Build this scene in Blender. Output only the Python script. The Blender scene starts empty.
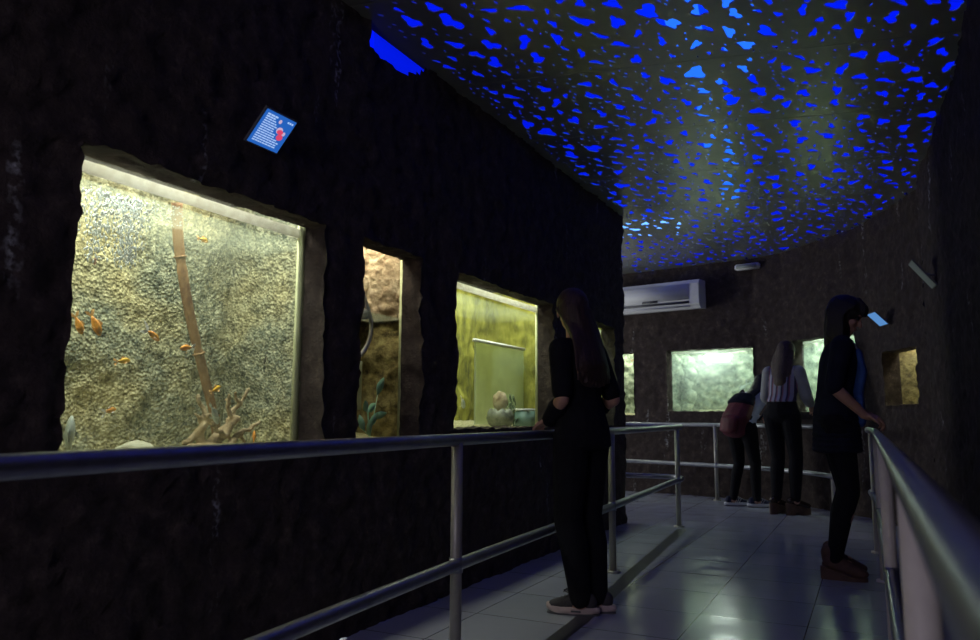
import bpy, bmesh, math, random
from mathutils import Vector, Matrix, noise, geometry
random.seed(7)
S = bpy.context.scene
COL = S.collection
V = Vector
PI = math.pi
# ------------------------------------------------------------------ camera, world, exposure
cam_d = bpy.data.cameras.new('camera')
cam = bpy.data.objects.new('camera', cam_d); COL.objects.link(cam)
cam_d.sensor_width = 36; cam_d.lens = 28.0; cam_d.clip_start = 0.02
cam.location = (0, 0, 0.98)
cam.rotation_euler = (Matrix.Rotation(math.radians(90) + math.atan(96 / 762), 4, 'X') @ Matrix.Rotation(math.radians(0.3), 4, 'Z')).to_euler()
cam_d.dof.use_dof = True; cam_d.dof.focus_distance = 4.2; cam_d.dof.aperture_fstop = 4.0
S.camera = cam
S.view_settings.view_transform = 'Standard'
S.view_settings.look = 'None'
S.view_settings.exposure = 0.0
S.view_settings.gamma = 1.0
S.view_settings.use_curve_mapping = False
S.cycles.use_denoising = True
S.cycles.max_bounces = 8
S.cycles.sample_clamp_indirect = 4
W = bpy.data.worlds.new('world'); S.world = W; W.use_nodes = True
W.node_tree.nodes['Background'].inputs[0].default_value = (0.2, 0.2, 0.5, 1)
W.node_tree.nodes['Background'].inputs[1].default_value = 0.0
CEIL = 2.93
def fill_light(name, loc, tgt, sx, sy, power, col):
    ld = bpy.data.lights.new(name, 'AREA'); ld.shape = 'RECTANGLE'; ld.size = sx; ld.size_y = sy; ld.energy = power; ld.color = col
    o = bpy.data.objects.new(name, ld); COL.objects.link(o); o.location = loc
    o.rotation_euler = (V(tgt) - V(loc)).to_track_quat('-Z', 'Y').to_euler(); return o
# unseen fill lights added behind the camera and in the far left passage
fill_light('rear_fill_light', (-1.6, -1.4, 1.7), (0.6, 5, 1.2), 1.6, 1.8, 34, (0.82, 0.76, 1.0))
fill_light('passage_fill_light', (-1.5, 10.0, 1.5), (2.2, 7.8, 1.5), 1.8, 1.6, 82, (0.95, 0.99, 1.0))

# ------------------------------------------------------------------ materials
class NT:
    def __init__(s, name):
        s.m = bpy.data.materials.new(name); s.m.use_nodes = True
        s.t = s.m.node_tree; s.t.nodes.clear()
        s.out = s.n('ShaderNodeOutputMaterial')
    def n(s, typ, **kw):
        nd = s.t.nodes.new(typ)
        for k, v in kw.items():
            if k.startswith('i_'):
                key = k[2:].replace('_', ' ')
                nd.inputs[int(key) if key.isdigit() else key].default_value = v
            else: setattr(nd, k, v)
        return nd
    def l(s, a, ao, b, bi): s.t.links.new(a.outputs[ao], b.inputs[bi])
    def ramp(s, src, so, stops):
        r = s.n('ShaderNodeValToRGB'); e = r.color_ramp.elements
        while len(e) < len(stops): e.new(0.5)
        for k, (p, c) in enumerate(stops):
            e[k].position = p; e[k].color = (*c, 1) if len(c) == 3 else c
        s.l(src, so, r, 0); return r

def rough(name, cols, scale=8, r=0.8, bump=0.3, bscale=None, metallic=0.0, stretch=(1, 1, 1), detail=6, dist=0.01, spec=0.5, voro=False):
    """noise-coloured material: cols = list of colours from low to high noise"""
    t = NT(name)
    tc = t.n('ShaderNodeTexCoord'); mp = t.n('ShaderNodeMapping'); mp.inputs['Scale'].default_value = stretch
    t.l(tc, 'Object', mp, 'Vector')
    nz = t.n('ShaderNodeTexNoise', i_Scale=scale, i_Detail=detail, i_Roughness=0.65); t.l(mp, 0, nz, 'Vector')
    p = t.n('ShaderNodeBsdfPrincipled', i_Roughness=r, i_Metallic=metallic); p.inputs['Specular IOR Level'].default_value = spec
    if len(cols) == 1: p.inputs['Base Color'].default_value = (*cols[0], 1)
    else:
        k = len(cols)
        rp = t.ramp(nz, 'Fac', [(0.34 + 0.32 * q / (k - 1), c) for q, c in enumerate(cols)])
        t.l(rp, 0, p, 'Base Color')
    if bump:
        bs = bscale or scale * 2
        if voro:
            n2 = t.n('ShaderNodeTexVoronoi', i_Scale=bs); t.l(mp, 0, n2, 'Vector'); o = 'Distance'
        else:
            n2 = t.n('ShaderNodeTexNoise', i_Scale=bs, i_Detail=8, i_Roughness=0.7); t.l(mp, 0, n2, 'Vector'); o = 'Fac'
        b = t.n('ShaderNodeBump', i_Strength=bump, i_Distance=dist); t.l(n2, o, b, 'Height'); t.l(b, 0, p, 'Normal')
    t.l(p, 0, t.out, 0)
    return t.m

def emit(name, col, st):
    t = NT(name); e = t.n('ShaderNodeEmission', i_Strength=st); e.inputs[0].default_value = (*col, 1)
    t.l(e, 0, t.out, 0); return t.m

def pane_mat(name, haze=0.0, hcol=(0.7, 0.8, 0.7), tint=(0.97, 1, 0.97), refl=0.06):
    t = NT(name)
    tr = t.n('ShaderNodeBsdfTransparent'); tr.inputs[0].default_value = (*tint, 1)
    gl = t.n('ShaderNodeBsdfGlossy', i_Roughness=0.02)
    lwt = t.n('ShaderNodeLayerWeight', i_Blend=0.5)
    pw = t.n('ShaderNodeMath', operation='POWER'); pw.inputs[1].default_value = 5; t.l(lwt, 'Facing', pw, 0)
    fr = t.n('ShaderNodeMath', operation='MULTIPLY_ADD'); fr.inputs[1].default_value = 0.45; fr.inputs[2].default_value = 0.015; t.l(pw, 0, fr, 0)
    mx = t.n('ShaderNodeMixShader')
    t.l(fr, 0, mx, 0)
    base = tr
    if haze:
        tl = t.n('ShaderNodeBsdfTranslucent'); tl.inputs[0].default_value = (*hcol, 1)
        tc = t.n('ShaderNodeTexCoord')
        nz = t.n('ShaderNodeTexNoise', i_Scale=2.5, i_Detail=5); t.l(tc, 'Object', nz, 'Vector')
        mr = t.n('ShaderNodeMapRange'); mr.inputs[1].default_value = 0.3; mr.inputs[2].default_value = 0.7
        mr.inputs[3].default_value = haze * 0.6; mr.inputs[4].default_value = haze * 1.3
        t.l(nz, 'Fac', mr, 0)
        m2 = t.n('ShaderNodeMixShader'); t.l(mr, 0, m2, 0); t.l(tr, 0, m2, 1); t.l(tl, 0, m2, 2); base = m2
    t.l(base, 0, mx, 1); t.l(gl, 0, mx, 2); t.l(mx, 0, t.out, 0)
    return t.m

def wall_material():
    t = NT('sprayed_rock')
    tc = t.n('ShaderNodeTexCoord')
    nz = t.n('ShaderNodeTexNoise', i_Scale=14, i_Detail=8, i_Roughness=0.7); t.l(tc, 'Object', nz, 'Vector')
    big = t.n('ShaderNodeTexNoise', i_Scale=1.3, i_Detail=4); t.l(tc, 'Object', big, 'Vector')
    r1 = t.ramp(nz, 'Fac', [(0.3, (0.030, 0.022, 0.021)), (0.55, (0.060, 0.044, 0.040)), (0.72, (0.12, 0.09, 0.078))])
    # pale mineral runs down the wall
    mp = t.n('ShaderNodeMapping'); mp.inputs['Scale'].default_value = (7.5, 7.5, 0.9); t.l(tc, 'Object', mp, 'Vector')
    st = t.n('ShaderNodeTexNoise', i_Scale=1.0, i_Detail=3); t.l(mp, 0, st, 'Vector')
    st2 = t.n('ShaderNodeTexNoise', i_Scale=38, i_Detail=5); t.l(tc, 'Object', st2, 'Vector')
    m1 = t.ramp(st, 'Fac', [(0.66, (0, 0, 0)), (0.74, (1, 1, 1))])
    m2 = t.ramp(st2, 'Fac', [(0.47, (0, 0, 0)), (0.62, (1, 1, 1))])
    mul = t.n('ShaderNodeMix', data_type='RGBA', blend_type='MULTIPLY'); mul.inputs[0].default_value = 1
    t.l(m1, 0, mul, 6); t.l(m2, 0, mul, 7)
    mx = t.n('ShaderNodeMix', data_type='RGBA'); t.l(mul, 2, mx, 0); t.l(r1, 0, mx, 6); mx.inputs[7].default_value = (0.42, 0.42, 0.42, 1)
    p = t.n('ShaderNodeBsdfPrincipled', i_Roughness=0.85); p.inputs['Specular IOR Level'].default_value = 0.25
    t.l(mx, 2, p, 'Base Color')
    bz = t.n('ShaderNodeTexNoise', i_Scale=45, i_Detail=8, i_Roughness=0.75); t.l(tc, 'Object', bz, 'Vector')
    b = t.n('ShaderNodeBump', i_Strength=0.9, i_Distance=0.02); t.l(bz, 'Fac', b, 'Height'); t.l(b, 0, p, 'Normal')
    t.l(p, 0, t.out, 0); return t.m

def floor_material():
    t = NT('polished_tiles')
    tc = t.n('ShaderNodeTexCoord')
    mp = t.n('ShaderNodeMapping'); mp.vector_type = 'TEXTURE'
    mp.inputs['Rotation'].default_value = (0, 0, -math.radians(26.5)); mp.inputs['Location'].default_value = (0.836, 3.525, 0)
    t.l(tc, 'Object', mp, 'Vector')
    br = t.n('ShaderNodeTexBrick', offset=0.0, squash=1.0)
    br.inputs['Color1'].default_value = (0.37, 0.39, 0.46, 1); br.inputs['Color2'].default_value = (0.41, 0.42, 0.50, 1)
    br.inputs['Mortar'].default_value = (0.02, 0.02, 0.025, 1)
    br.inputs['Scale'].default_value = 1.0; br.inputs['Mortar Size'].default_value = 0.0028
    br.inputs['Brick Width'].default_value = 0.5; br.inputs['Row Height'].default_value = 0.5
    t.l(mp, 0, br, 'Vector')
    nz = t.n('ShaderNodeTexNoise', i_Scale=5, i_Detail=6); t.l(tc, 'Object', nz, 'Vector')
    mr = t.n('ShaderNodeMapRange'); mr.inputs[1].default_value = 0.3; mr.inputs[2].default_value = 0.7; mr.inputs[3].default_value = 0.10; mr.inputs[4].default_value = 0.24
    t.l(nz, 'Fac', mr, 0)
    n3 = t.n('ShaderNodeTexNoise', i_Scale=6, i_Detail=2); t.l(tc, 'Object', n3, 'Vector')
    ad = t.n('ShaderNodeMath', operation='MULTIPLY_ADD'); t.l(br, 'Fac', ad, 0); ad.inputs[1].default_value = -0.6; t.l(n3, 'Fac', ad, 2)
    b = t.n('ShaderNodeBump', i_Strength=0.12, i_Distance=0.01); t.l(ad, 0, b, 'Height')
    p = t.n('ShaderNodeBsdfPrincipled'); p.inputs['Specular IOR Level'].default_value = 0.6
    t.l(br, 'Color', p, 'Base Color'); t.l(mr, 0, p, 'Roughness'); t.l(b, 0, p, 'Normal')
    t.l(p, 0, t.out, 0); return t.m

def stripe_material():
    t = NT('striped_cloth')
    tc = t.n('ShaderNodeTexCoord'); sx = t.n('ShaderNodeSeparateXYZ'); t.l(tc, 'Object', sx, 0)
    m = t.n('ShaderNodeMath', operation='MULTIPLY'); t.l(sx, 'X', m, 0); m.inputs[1].default_value = 19
    f = t.n('ShaderNodeMath', operation='FRACT'); t.l(m, 0, f, 0)
    r = t.ramp(f, 0, [(0.0, (0.32, 0.32, 0.42)), (0.34, (0.32, 0.32, 0.42)), (0.36, (0.04, 0.035, 0.07)), (0.6, (0.04, 0.035, 0.07)), (0.62, (0.25, 0.10, 0.14)), (0.8, (0.25, 0.10, 0.14)), (0.82, (0.3, 0.3, 0.38))])
    r.color_ramp.interpolation = 'CONSTANT'
    p = t.n('ShaderNodeBsdfPrincipled', i_Roughness=0.8); t.l(r, 0, p, 'Base Color'); t.l(p, 0, t.out, 0); return t.m

M = {}
M['wall'] = wall_material()
M['floor'] = floor_material()
M['band'] = rough('dark_strip', [(0.03, 0.03, 0.042), (0.05, 0.05, 0.065)], 6, 0.35, 0, spec=0.25)
M['panel'] = rough('ceiling_metal', [(0.44, 0.45, 0.36), (0.55, 0.56, 0.44)], 3, 0.36, 0.15, 30, metallic=0.75, dist=0.003)
def glow_paint_material():
    t = NT('blue_glowing_paint'); e = t.n('ShaderNodeEmission', i_Strength=0.75); e.inputs[0].default_value = (0.0, 0.008, 0.9, 1)
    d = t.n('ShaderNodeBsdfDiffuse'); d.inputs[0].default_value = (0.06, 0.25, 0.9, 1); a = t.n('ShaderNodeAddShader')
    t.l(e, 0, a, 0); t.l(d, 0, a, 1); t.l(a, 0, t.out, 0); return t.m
M['blue_glow'] = glow_paint_material()  # blue paint with the light falling on it added as emission
M['blue_tube'] = emit('blue_tube_light', (0.018, 0.16, 1.0), 1.25)
M['blue_tube_bright'] = emit('bright_blue_tube_light', (0.12, 0.35, 1.0), 2.2)
M['rail'] = rough('brushed_rail_steel', [(0.30, 0.31, 0.35), (0.38, 0.39, 0.43)], 20, 0.33, 0.05, 60, metallic=0.75, dist=0.002)
M['post'] = rough('painted_post', [(0.36, 0.34, 0.30), (0.42, 0.40, 0.36)], 20, 0.4, 0.05, 60, metallic=0.3, dist=0.002)
M['post_lit'] = rough('lit_painted_post', [(0.62, 0.57, 0.50), (0.70, 0.65, 0.57)], 20, 0.45, 0.05, 60, dist=0.002)  # same post paint, lightened for the light falling on it
M['white_plastic'] = rough('white_plastic', [(0.72, 0.72, 0.74)], 5, 0.6, 0)
M['grey_plastic'] = rough('grey_plastic', [(0.10, 0.10, 0.11)], 5, 0.5, 0)
def rim_material():
    t = NT('pale_translucent_rim'); tc = t.n('ShaderNodeTexCoord'); nz = t.n('ShaderNodeTexNoise', i_Scale=25, i_Detail=6); t.l(tc, 'Object', nz, 'Vector')
    rp = t.ramp(nz, 'Fac', [(0.35, (0.8, 0.78, 0.72)), (0.6, (0.97, 0.96, 0.93))])
    a = t.n('ShaderNodeBsdfDiffuse'); b = t.n('ShaderNodeBsdfTranslucent'); m = t.n('ShaderNodeMixShader'); m.inputs[0].default_value = 0.8
    t.l(rp, 0, a, 0); t.l(rp, 0, b, 0); t.l(a, 0, m, 1); t.l(b, 0, m, 2); t.l(m, 0, t.out, 0); return t.m
M['strip'] = rim_material()
def foam_material():
    t = NT('olive_foam_rock'); tc = t.n('ShaderNodeTexCoord')
    n1 = t.n('ShaderNodeTexNoise', i_Scale=34, i_Detail=7, i_Roughness=0.75); t.l(tc, 'Object', n1, 'Vector')
    n2 = t.n('ShaderNodeTexNoise', i_Scale=2.6, i_Detail=4); t.l(tc, 'Object', n2, 'Vector')
    a = t.ramp(n1, 'Fac', [(0.33, (0.02, 0.03, 0.028)), (0.45, (0.13, 0.15, 0.11)), (0.56, (0.34, 0.35, 0.24)), (0.70, (0.62, 0.62, 0.45))])
    b = t.ramp(n1, 'Fac', [(0.33, (0.06, 0.05, 0.02)), (0.43, (0.24, 0.21, 0.10)), (0.54, (0.48, 0.43, 0.23)), (0.70, (0.75, 0.70, 0.44))])
    f = t.ramp(n2, 'Fac', [(0.42, (0, 0, 0)), (0.60, (1, 1, 1))])
    m = t.n('ShaderNodeMix', data_type='RGBA'); t.l(f, 0, m, 0); t.l(a, 0, m, 6); t.l(b, 0, m, 7)
    p = t.n('ShaderNodeBsdfPrincipled', i_Roughness=0.9); t.l(m, 2, p, 'Base Color')
    v = t.n('ShaderNodeTexVoronoi', i_Scale=70); t.l(tc, 'Object', v, 'Vector')
    bp_ = t.n('ShaderNodeBump', i_Strength=0.8, i_Distance=0.015); t.l(v, 'Distance', bp_, 'Height'); t.l(bp_, 0, p, 'Normal')
    t.l(p, 0, t.out, 0); return t.m
M['foam'] = foam_material()
M['foam_green'] = rough('green_foam_rock', [(0.09, 0.09, 0.012), (0.26, 0.25, 0.03), (0.42, 0.40, 0.08)], 5, 0.9, 0.7, 40, dist=0.015, stretch=(2.2, 2.2, 0.7))
M['foam_brown'] = rough('brown_foam_rock', [(0.10, 0.075, 0.03), (0.28, 0.22, 0.09), (0.48, 0.40, 0.18)], 20, 0.9, 1.0, 50, dist=0.02)
M['foam_pale'] = rough('pale_algae_rock', [(0.08, 0.12, 0.09), (0.32, 0.38, 0.27), (0.66, 0.70, 0.52)], 11, 0.9, 0.8, 30, dist=0.02)
M['beige_rock'] = rough('beige_rock', [(0.30, 0.20, 0.12), (0.55, 0.42, 0.28), (0.75, 0.62, 0.45)], 12, 0.9, 1.0, 26, dist=0.03)
M['gravel'] = rough('aquarium_gravel', [(0.2, 0.19, 0.10), (0.5, 0.46, 0.28), (0.7, 0.66, 0.45)], 60, 0.95, 1.0, 80, dist=0.01)
M['tank_dark'] = rough('tank_shell', [(0.03, 0.03, 0.03)], 5, 0.8, 0)
M['pale_side'] = rough('pale_side_panel', [(0.42, 0.44, 0.24), (0.60, 0.62, 0.38)], 8, 0.6, 0.2)
M['lamp'] = emit('tank_tube', (1.0, 0.98, 0.86), 6)
M['reflection_white'] = emit('glowing_reflection', (0.93, 1.0, 0.93), 4)  # emission standing in for a bright reflection on the tank water
M['glass'] = pane_mat('clear_glass')
M['glass_haze'] = pane_mat('misty_glass', 0.05, (0.85, 0.85, 0.7))
M['glass_green'] = pane_mat('algae_glass', 0.03, (0.75, 0.8, 0.5))
M['glass_fog'] = pane_mat('foggy_glass', 0.20, (0.72, 0.82, 0.76))
M['inner_glass'] = pane_mat('frosted_inner_glass', 0.75, (0.78, 0.85, 0.80))
M['water'] = pane_mat('water_surface', 0.1, (0.7, 0.8, 0.6))
M['bamboo'] = rough('brown_stem', [(0.12, 0.06, 0.03), (0.27, 0.15, 0.065), (0.34, 0.21, 0.10)], 14, 0.7, 0.4, 40, stretch=(1, 1, 0.5))
M['drift'] = rough('driftwood', [(0.13, 0.09, 0.05), (0.45, 0.34, 0.20), (0.58, 0.46, 0.30)], 22, 0.9, 0.8, 50)
M['stone_pale'] = rough('pale_stone', [(0.5, 0.5, 0.36), (0.8, 0.8, 0.66)], 12, 0.9, 0.5)
M['bubble'] = rough('air_bubble', [(0.85, 0.9, 0.95)], 5, 0.15, 0)
M['fish_orange'] = rough('orange_scales', [(0.9, 0.30, 0.03), (0.97, 0.48, 0.06)], 30, 0.4, 0.2, 120)
M['fish_yellow'] = rough('golden_scales', [(0.85, 0.45, 0.02), (0.95, 0.60, 0.05)], 30, 0.4, 0.2, 120)
M['fish_red'] = rough('red_white_scales', [(0.75, 0.09, 0.04), (0.85, 0.65, 0.6)], 16, 0.4, 0.2, 120)
M['fish_black'] = rough('black_scales', [(0.015, 0.015, 0.02)], 30, 0.4, 0.2, 120)
M['fish_grey'] = rough('silver_grey_scales', [(0.32, 0.40, 0.38), (0.55, 0.62, 0.58)], 30, 0.4, 0.2, 120)
M['fin_white'] = rough('white_fin', [(0.8, 0.8, 0.78), (0.95, 0.93, 0.9)], 40, 0.5, 0.2)
M['fin_orange'] = rough('orange_fin', [(0.9, 0.40, 0.08), (0.95, 0.6, 0.25)], 40, 0.5, 0.2)
M['eye'] = rough('dark_eye', [(0.01, 0.01, 0.01)], 5, 0.1, 0)
M['leaf'] = rough('pale_green_leaf', [(0.22, 0.55, 0.38), (0.55, 0.85, 0.65)], 12, 0.5, 0.2)
M['leaf_dark'] = rough('dark_water_plant', [(0.02, 0.06, 0.03), (0.06, 0.12, 0.06)], 12, 0.6, 0.2)
M['hose'] = rough('grey_hose', [(0.55, 0.55, 0.56)], 10, 0.4, 0)
M['pot'] = rough('glazed_pot', [(0.07, 0.08, 0.07), (0.26, 0.28, 0.24)], 18, 0.5, 0.3)
M['blue_box'] = rough('blue_grey_plastic', [(0.12, 0.22, 0.22), (0.18, 0.3, 0.3)], 9, 0.5, 0)
M['skin'] = rough('skin', [(0.42, 0.22, 0.15), (0.50, 0.28, 0.19)], 12, 0.55, 0.1, 90)
M['hair_dark'] = rough('dark_hair', [(0.006, 0.004, 0.004), (0.016, 0.010, 0.008)], 30, 0.5, 0.6, 60, stretch=(3, 3, 0.15))
M['hair_brown'] = rough('brown_hair', [(0.025, 0.012, 0.008), (0.07, 0.035, 0.022)], 30, 0.5, 0.6, 60, stretch=(3, 3, 0.15))
M['hair_blond'] = rough('light_brown_hair', [(0.03, 0.017, 0.012), (0.09, 0.055, 0.038)], 30, 0.5, 0.6, 60, stretch=(3, 3, 0.15))
M['black_cloth'] = rough('black_cloth', [(0.006, 0.006, 0.008), (0.011, 0.011, 0.014)], 10, 0.9, 0.5, 14, spec=0.2, dist=0.02)
M['navy_cloth'] = rough('navy_cloth', [(0.008, 0.010, 0.022), (0.014, 0.016, 0.032)], 10, 0.9, 0.5, 14, spec=0.2, dist=0.02)
M['blue_cloth'] = rough('blue_cloth', [(0.03, 0.09, 0.30), (0.05, 0.13, 0.38)], 10, 0.8, 0.4, 14)
M['lilac_cloth'] = rough('lilac_cloth', [(0.25, 0.24, 0.42), (0.35, 0.34, 0.55)], 10, 0.8, 0.4, 14)
M['maroon'] = rough('maroon_nylon', [(0.075, 0.006, 0.014), (0.13, 0.010, 0.022)], 7, 0.6, 0.6, 12, dist=0.02)
M['white_sheer'] = rough('pale_sheer_cloth', [(0.28, 0.29, 0.30), (0.36, 0.37, 0.37)], 10, 0.8, 0.4, 14)
M['stripes'] = stripe_material()
M['leather_tan'] = rough('brown_suede', [(0.07, 0.036, 0.027), (0.11, 0.058, 0.042)], 16, 0.8, 0.2)
M['leather_shiny'] = rough('dark_shiny_leather', [(0.03, 0.018, 0.015)], 16, 0.22, 0.2)
M['sole_pink'] = rough('pale_sole', [(0.55, 0.42, 0.40), (0.62, 0.50, 0.47)], 16, 0.7, 0.1)
M['sole_wood'] = rough('wood_sole', [(0.06, 0.032, 0.022), (0.10, 0.055, 0.036)], 16, 0.5, 0.1)
M['shoe_dark'] = rough('dark_shoe_cloth', [(0.035, 0.03, 0.034), (0.07, 0.065, 0.07)], 16, 0.8, 0.2)
M['shoe_navy'] = rough('navy_shoe_cloth', [(0.02, 0.025, 0.06)], 16, 0.8, 0.2)
M['white_paint'] = rough('white_paint', [(0.75, 0.75, 0.78)], 16, 0.6, 0)
M['sign_text'] = emit('lit_white_print', (0.42, 0.62, 1.0), 0.9)
M['sign_blue'] = emit('lit_blue_print', (0.025, 0.16, 0.66), 0.75)
M['sign_red'] = emit('lit_red_print', (0.85, 0.08, 0.18), 0.8)
M['sign_pink'] = emit('lit_pink_print', (0.8, 0.6, 0.85), 0.7)
M['sign_pale_blue'] = emit('lit_pale_blue_print', (0.12, 0.32, 0.70), 0.8)
M['sign_grey'] = rough('pale_board', [(0.34, 0.38, 0.36)], 5, 0.5, 0)

# ------------------------------------------------------------------ mesh helpers
def obj(name, bm, m, parent=None, smooth=True):
    me = bpy.data.meshes.new(name); bm.to_mesh(me); bm.free()
    me.materials.append(M[m] if isinstance(m, str) else m)
    if smooth:
        for p in me.polygons: p.use_smooth = True
    o = bpy.data.objects.new(name, me); COL.objects.link(o)
    if parent: o.parent = parent
    return o
def tag(o, label, cat, group=None):
    o['label'] = label; o['category'] = cat
    if group: o['group'] = group
    return o
def thing(name, label, cat, loc=(0, 0, 0), rotz=0, group=None):
    o = bpy.data.objects.new(name, None); COL.objects.link(o)
    o.location = loc; o.rotation_euler = (0, 0, rotz); o.empty_display_size = 0.05
    return tag(o, label, cat, group)
def struct(name, bm, m, parent=None, smooth=True):
    o = obj(name, bm, m, parent, smooth); o['kind'] = 'structure'; return o
def box(bm, c, s, rot=None, bev=0):
    r = bmesh.ops.create_cube(bm, size=1)
    mt = Matrix.Translation(c) @ (rot.to_4x4() if rot else Matrix()) @ Matrix.Diagonal((*s, 1))
    bmesh.ops.transform(bm, matrix=mt, verts=r['verts'])
    if bev:
        es = list({e for v in r['verts'] for e in v.link_edges})
        bmesh.ops.bevel(bm, geom=es, offset=bev, segments=2, affect='EDGES')
    return bm
def B(): return bmesh.new()
_ico = {}
def ico(sub):
    if sub not in _ico:
        b = bmesh.new(); bmesh.ops.create_icosphere(b, subdivisions=sub, radius=1)
        b.verts.index_update(); _ico[sub] = ([v.co.copy() for v in b.verts], [[v.index for v in f.verts] for f in b.faces]); b.free()
    return _ico[sub]
def ell(bm, c, r, rot=None, sub=2):
    r = r if hasattr(r, '__len__') else (r, r, r); c = V(c)
    vs, fs = ico(sub); out = []
    for v in vs:
        p = V((v.x * r[0], v.y * r[1], v.z * r[2])); out.append(bm.verts.new(c + (rot @ p if rot else p)))
    for f in fs: bm.faces.new([out[k] for k in f])
def cap(bm, a, b, ra, rb, seg=12):
    a, b = V(a), V(b); d = b - a
    if d.length < 1e-6: return
    d.normalize(); x = d.orthogonal().normalized(); y = d.cross(x)
    lo = []; hi = []
    for k in range(seg):
        t = 2 * PI * k / seg; e = x * math.cos(t) + y * math.sin(t)
        lo.append(bm.verts.new(a + e * ra)); hi.append(bm.verts.new(b + e * rb))
    bm.faces.new(lo[::-1]); bm.faces.new(hi)
    for k in range(seg): bm.faces.new((lo[k], lo[(k + 1) % seg], hi[(k + 1) % seg], hi[k]))
    sb = 2 if max(ra, rb) > 0.02 else 1
    ell(bm, a, ra, None, sb); ell(bm, b, rb, None, sb)
def tube(bm, pts, rad, seg=16, caps=True):
    pts = [V(p) for p in pts]; n = len(pts)
    rs = rad if hasattr(rad, '__len__') else [rad] * n
    rings = []; up = V((0, 0, 1)); prev = None
    for i, p in enumerate(pts):
        t = (pts[min(i + 1, n - 1)] - pts[max(i - 1, 0)]).normalized()
        if prev is None:
            x = t.cross(up)
            if x.length < 1e-3: x = t.cross(V((1, 0, 0)))
        else: x = prev - t * prev.dot(t)
        x.normalize(); y = t.cross(x); prev = x
        rings.append([bm.verts.new(p + (x * math.cos(a) + y * math.sin(a)) * rs[i]) for a in [2 * PI * k / seg for k in range(seg)]])
    for i in range(n - 1):
        for k in range(seg):
            bm.faces.new((rings[i][k], rings[i][(k + 1) % seg], rings[i + 1][(k + 1) % seg], rings[i + 1][k]))
    if caps:
        bm.faces.new(rings[0][::-1]); bm.faces.new(rings[-1])
    return bm
def spline(pts, k=8):
    pts = [V(p) for p in pts]; out = []
    for i in range(len(pts) - 1):
        p0 = pts[max(i - 1, 0)]; p1 = pts[i]; p2 = pts[i + 1]; p3 = pts[min(i + 2, len(pts) - 1)]
        for j in range(k):
            t = j / k
            out.append(0.5 * ((2 * p1) + (p2 - p0) * t + (2 * p0 - 5 * p1 + 4 * p2 - p3) * t * t + (3 * p1 - p0 - 3 * p2 + p3) * t ** 3))
    out.append(pts[-1]); return out
def prism(bm, outline, z0, z1, mt=None):
    lo = [bm.verts.new((x, y, z0)) for x, y in outline]; hi = [bm.verts.new((x, y, z1)) for x, y in outline]
    n = len(outline)
    bm.faces.new(lo[::-1]); bm.faces.new(hi)
    for i in range(n): bm.faces.new((lo[i], lo[(i + 1) % n], hi[(i + 1) % n], hi[i]))
    if mt: bmesh.ops.transform(bm, matrix=mt, verts=lo + hi)
    return bm
def bake(name, bm, m, parent, voxel=0.007, smooth=3):
    """fuse overlapping shapes into one continuous skin"""
    me = bpy.data.meshes.new('tmp'); bm.to_mesh(me); bm.free()
    o = bpy.data.objects.new('tmp', me); COL.objects.link(o)
    r = o.modifiers.new('r', 'REMESH'); r.mode = 'VOXEL'; r.voxel_size = voxel
    if smooth:
        s = o.modifiers.new('s', 'SMOOTH'); s.iterations = smooth; s.factor = 0.5
    dg = bpy.context.evaluated_depsgraph_get()
    nm = bpy.data.meshes.new_from_object(o.evaluated_get(dg)); nm.name = name
    bpy.data.objects.remove(o); bpy.data.meshes.remove(me)
    nm.materials.clear(); nm.materials.append(M[m])
    for p in nm.polygons: p.use_smooth = True
    q = bpy.data.objects.new(name, nm); COL.objects.link(q)
    if parent: q.parent = parent
    return q
def nz3(p, f, off=0):
    q = V(p) * f + V((off, off, off))
    return noise.noise(q)

class Frame:                                   # u along the wall, w behind it, z up
    def __init__(s, p, q):
        s.o = V((p[0], p[1], 0)); s.d = (V((q[0], q[1], 0)) - s.o); s.L = s.d.length; s.d.normalize()
        s.a = V((-s.d.y, s.d.x, 0))
    def P(s, u, w, z): return s.o + s.d * u + s.a * w + V((0, 0, z))
    def rot(s): return Matrix((s.d, s.a, V((0, 0, 1)))).transposed()
    def ang(s): return math.atan2(s.d.y, s.d.x)

# ------------------------------------------------------------------ room shell
FL = Frame((-2.45, 0), (-2.45 + 0.51, 1.0))
BACK = [(-1.6, 12.2), (0.2, 11.55), (1.10, 10.93), (3.25, 9.26), (3.47, 8.92), (3.78, 7.70), (3.76, 7.30), (3.66, 6.30)]
FA = Frame(BACK[2], BACK[3]); FB = Frame(BACK[4], BACK[5]); FD = Frame(BACK[6], BACK[7])
FC = Frame((3.40, 5.87), (3.175, 5.3))

def disp(p, amp=1.0):
    n1 = nz3(p, 2.2); n2 = nz3(p, 11, 5); n3 = nz3(p, 32, 9)
    v = V((nz3(p, 14, 20), nz3(p, 14, 40), nz3(p, 14, 60)))
    v2 = V((nz3(p, 47, 21), nz3(p, 47, 41), nz3(p, 47, 61)))
    return (v * 0.010 + v2 * 0.011) * amp, (n1 * 0.018 + n2 * 0.016 + n3 * 0.010) * amp

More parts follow.
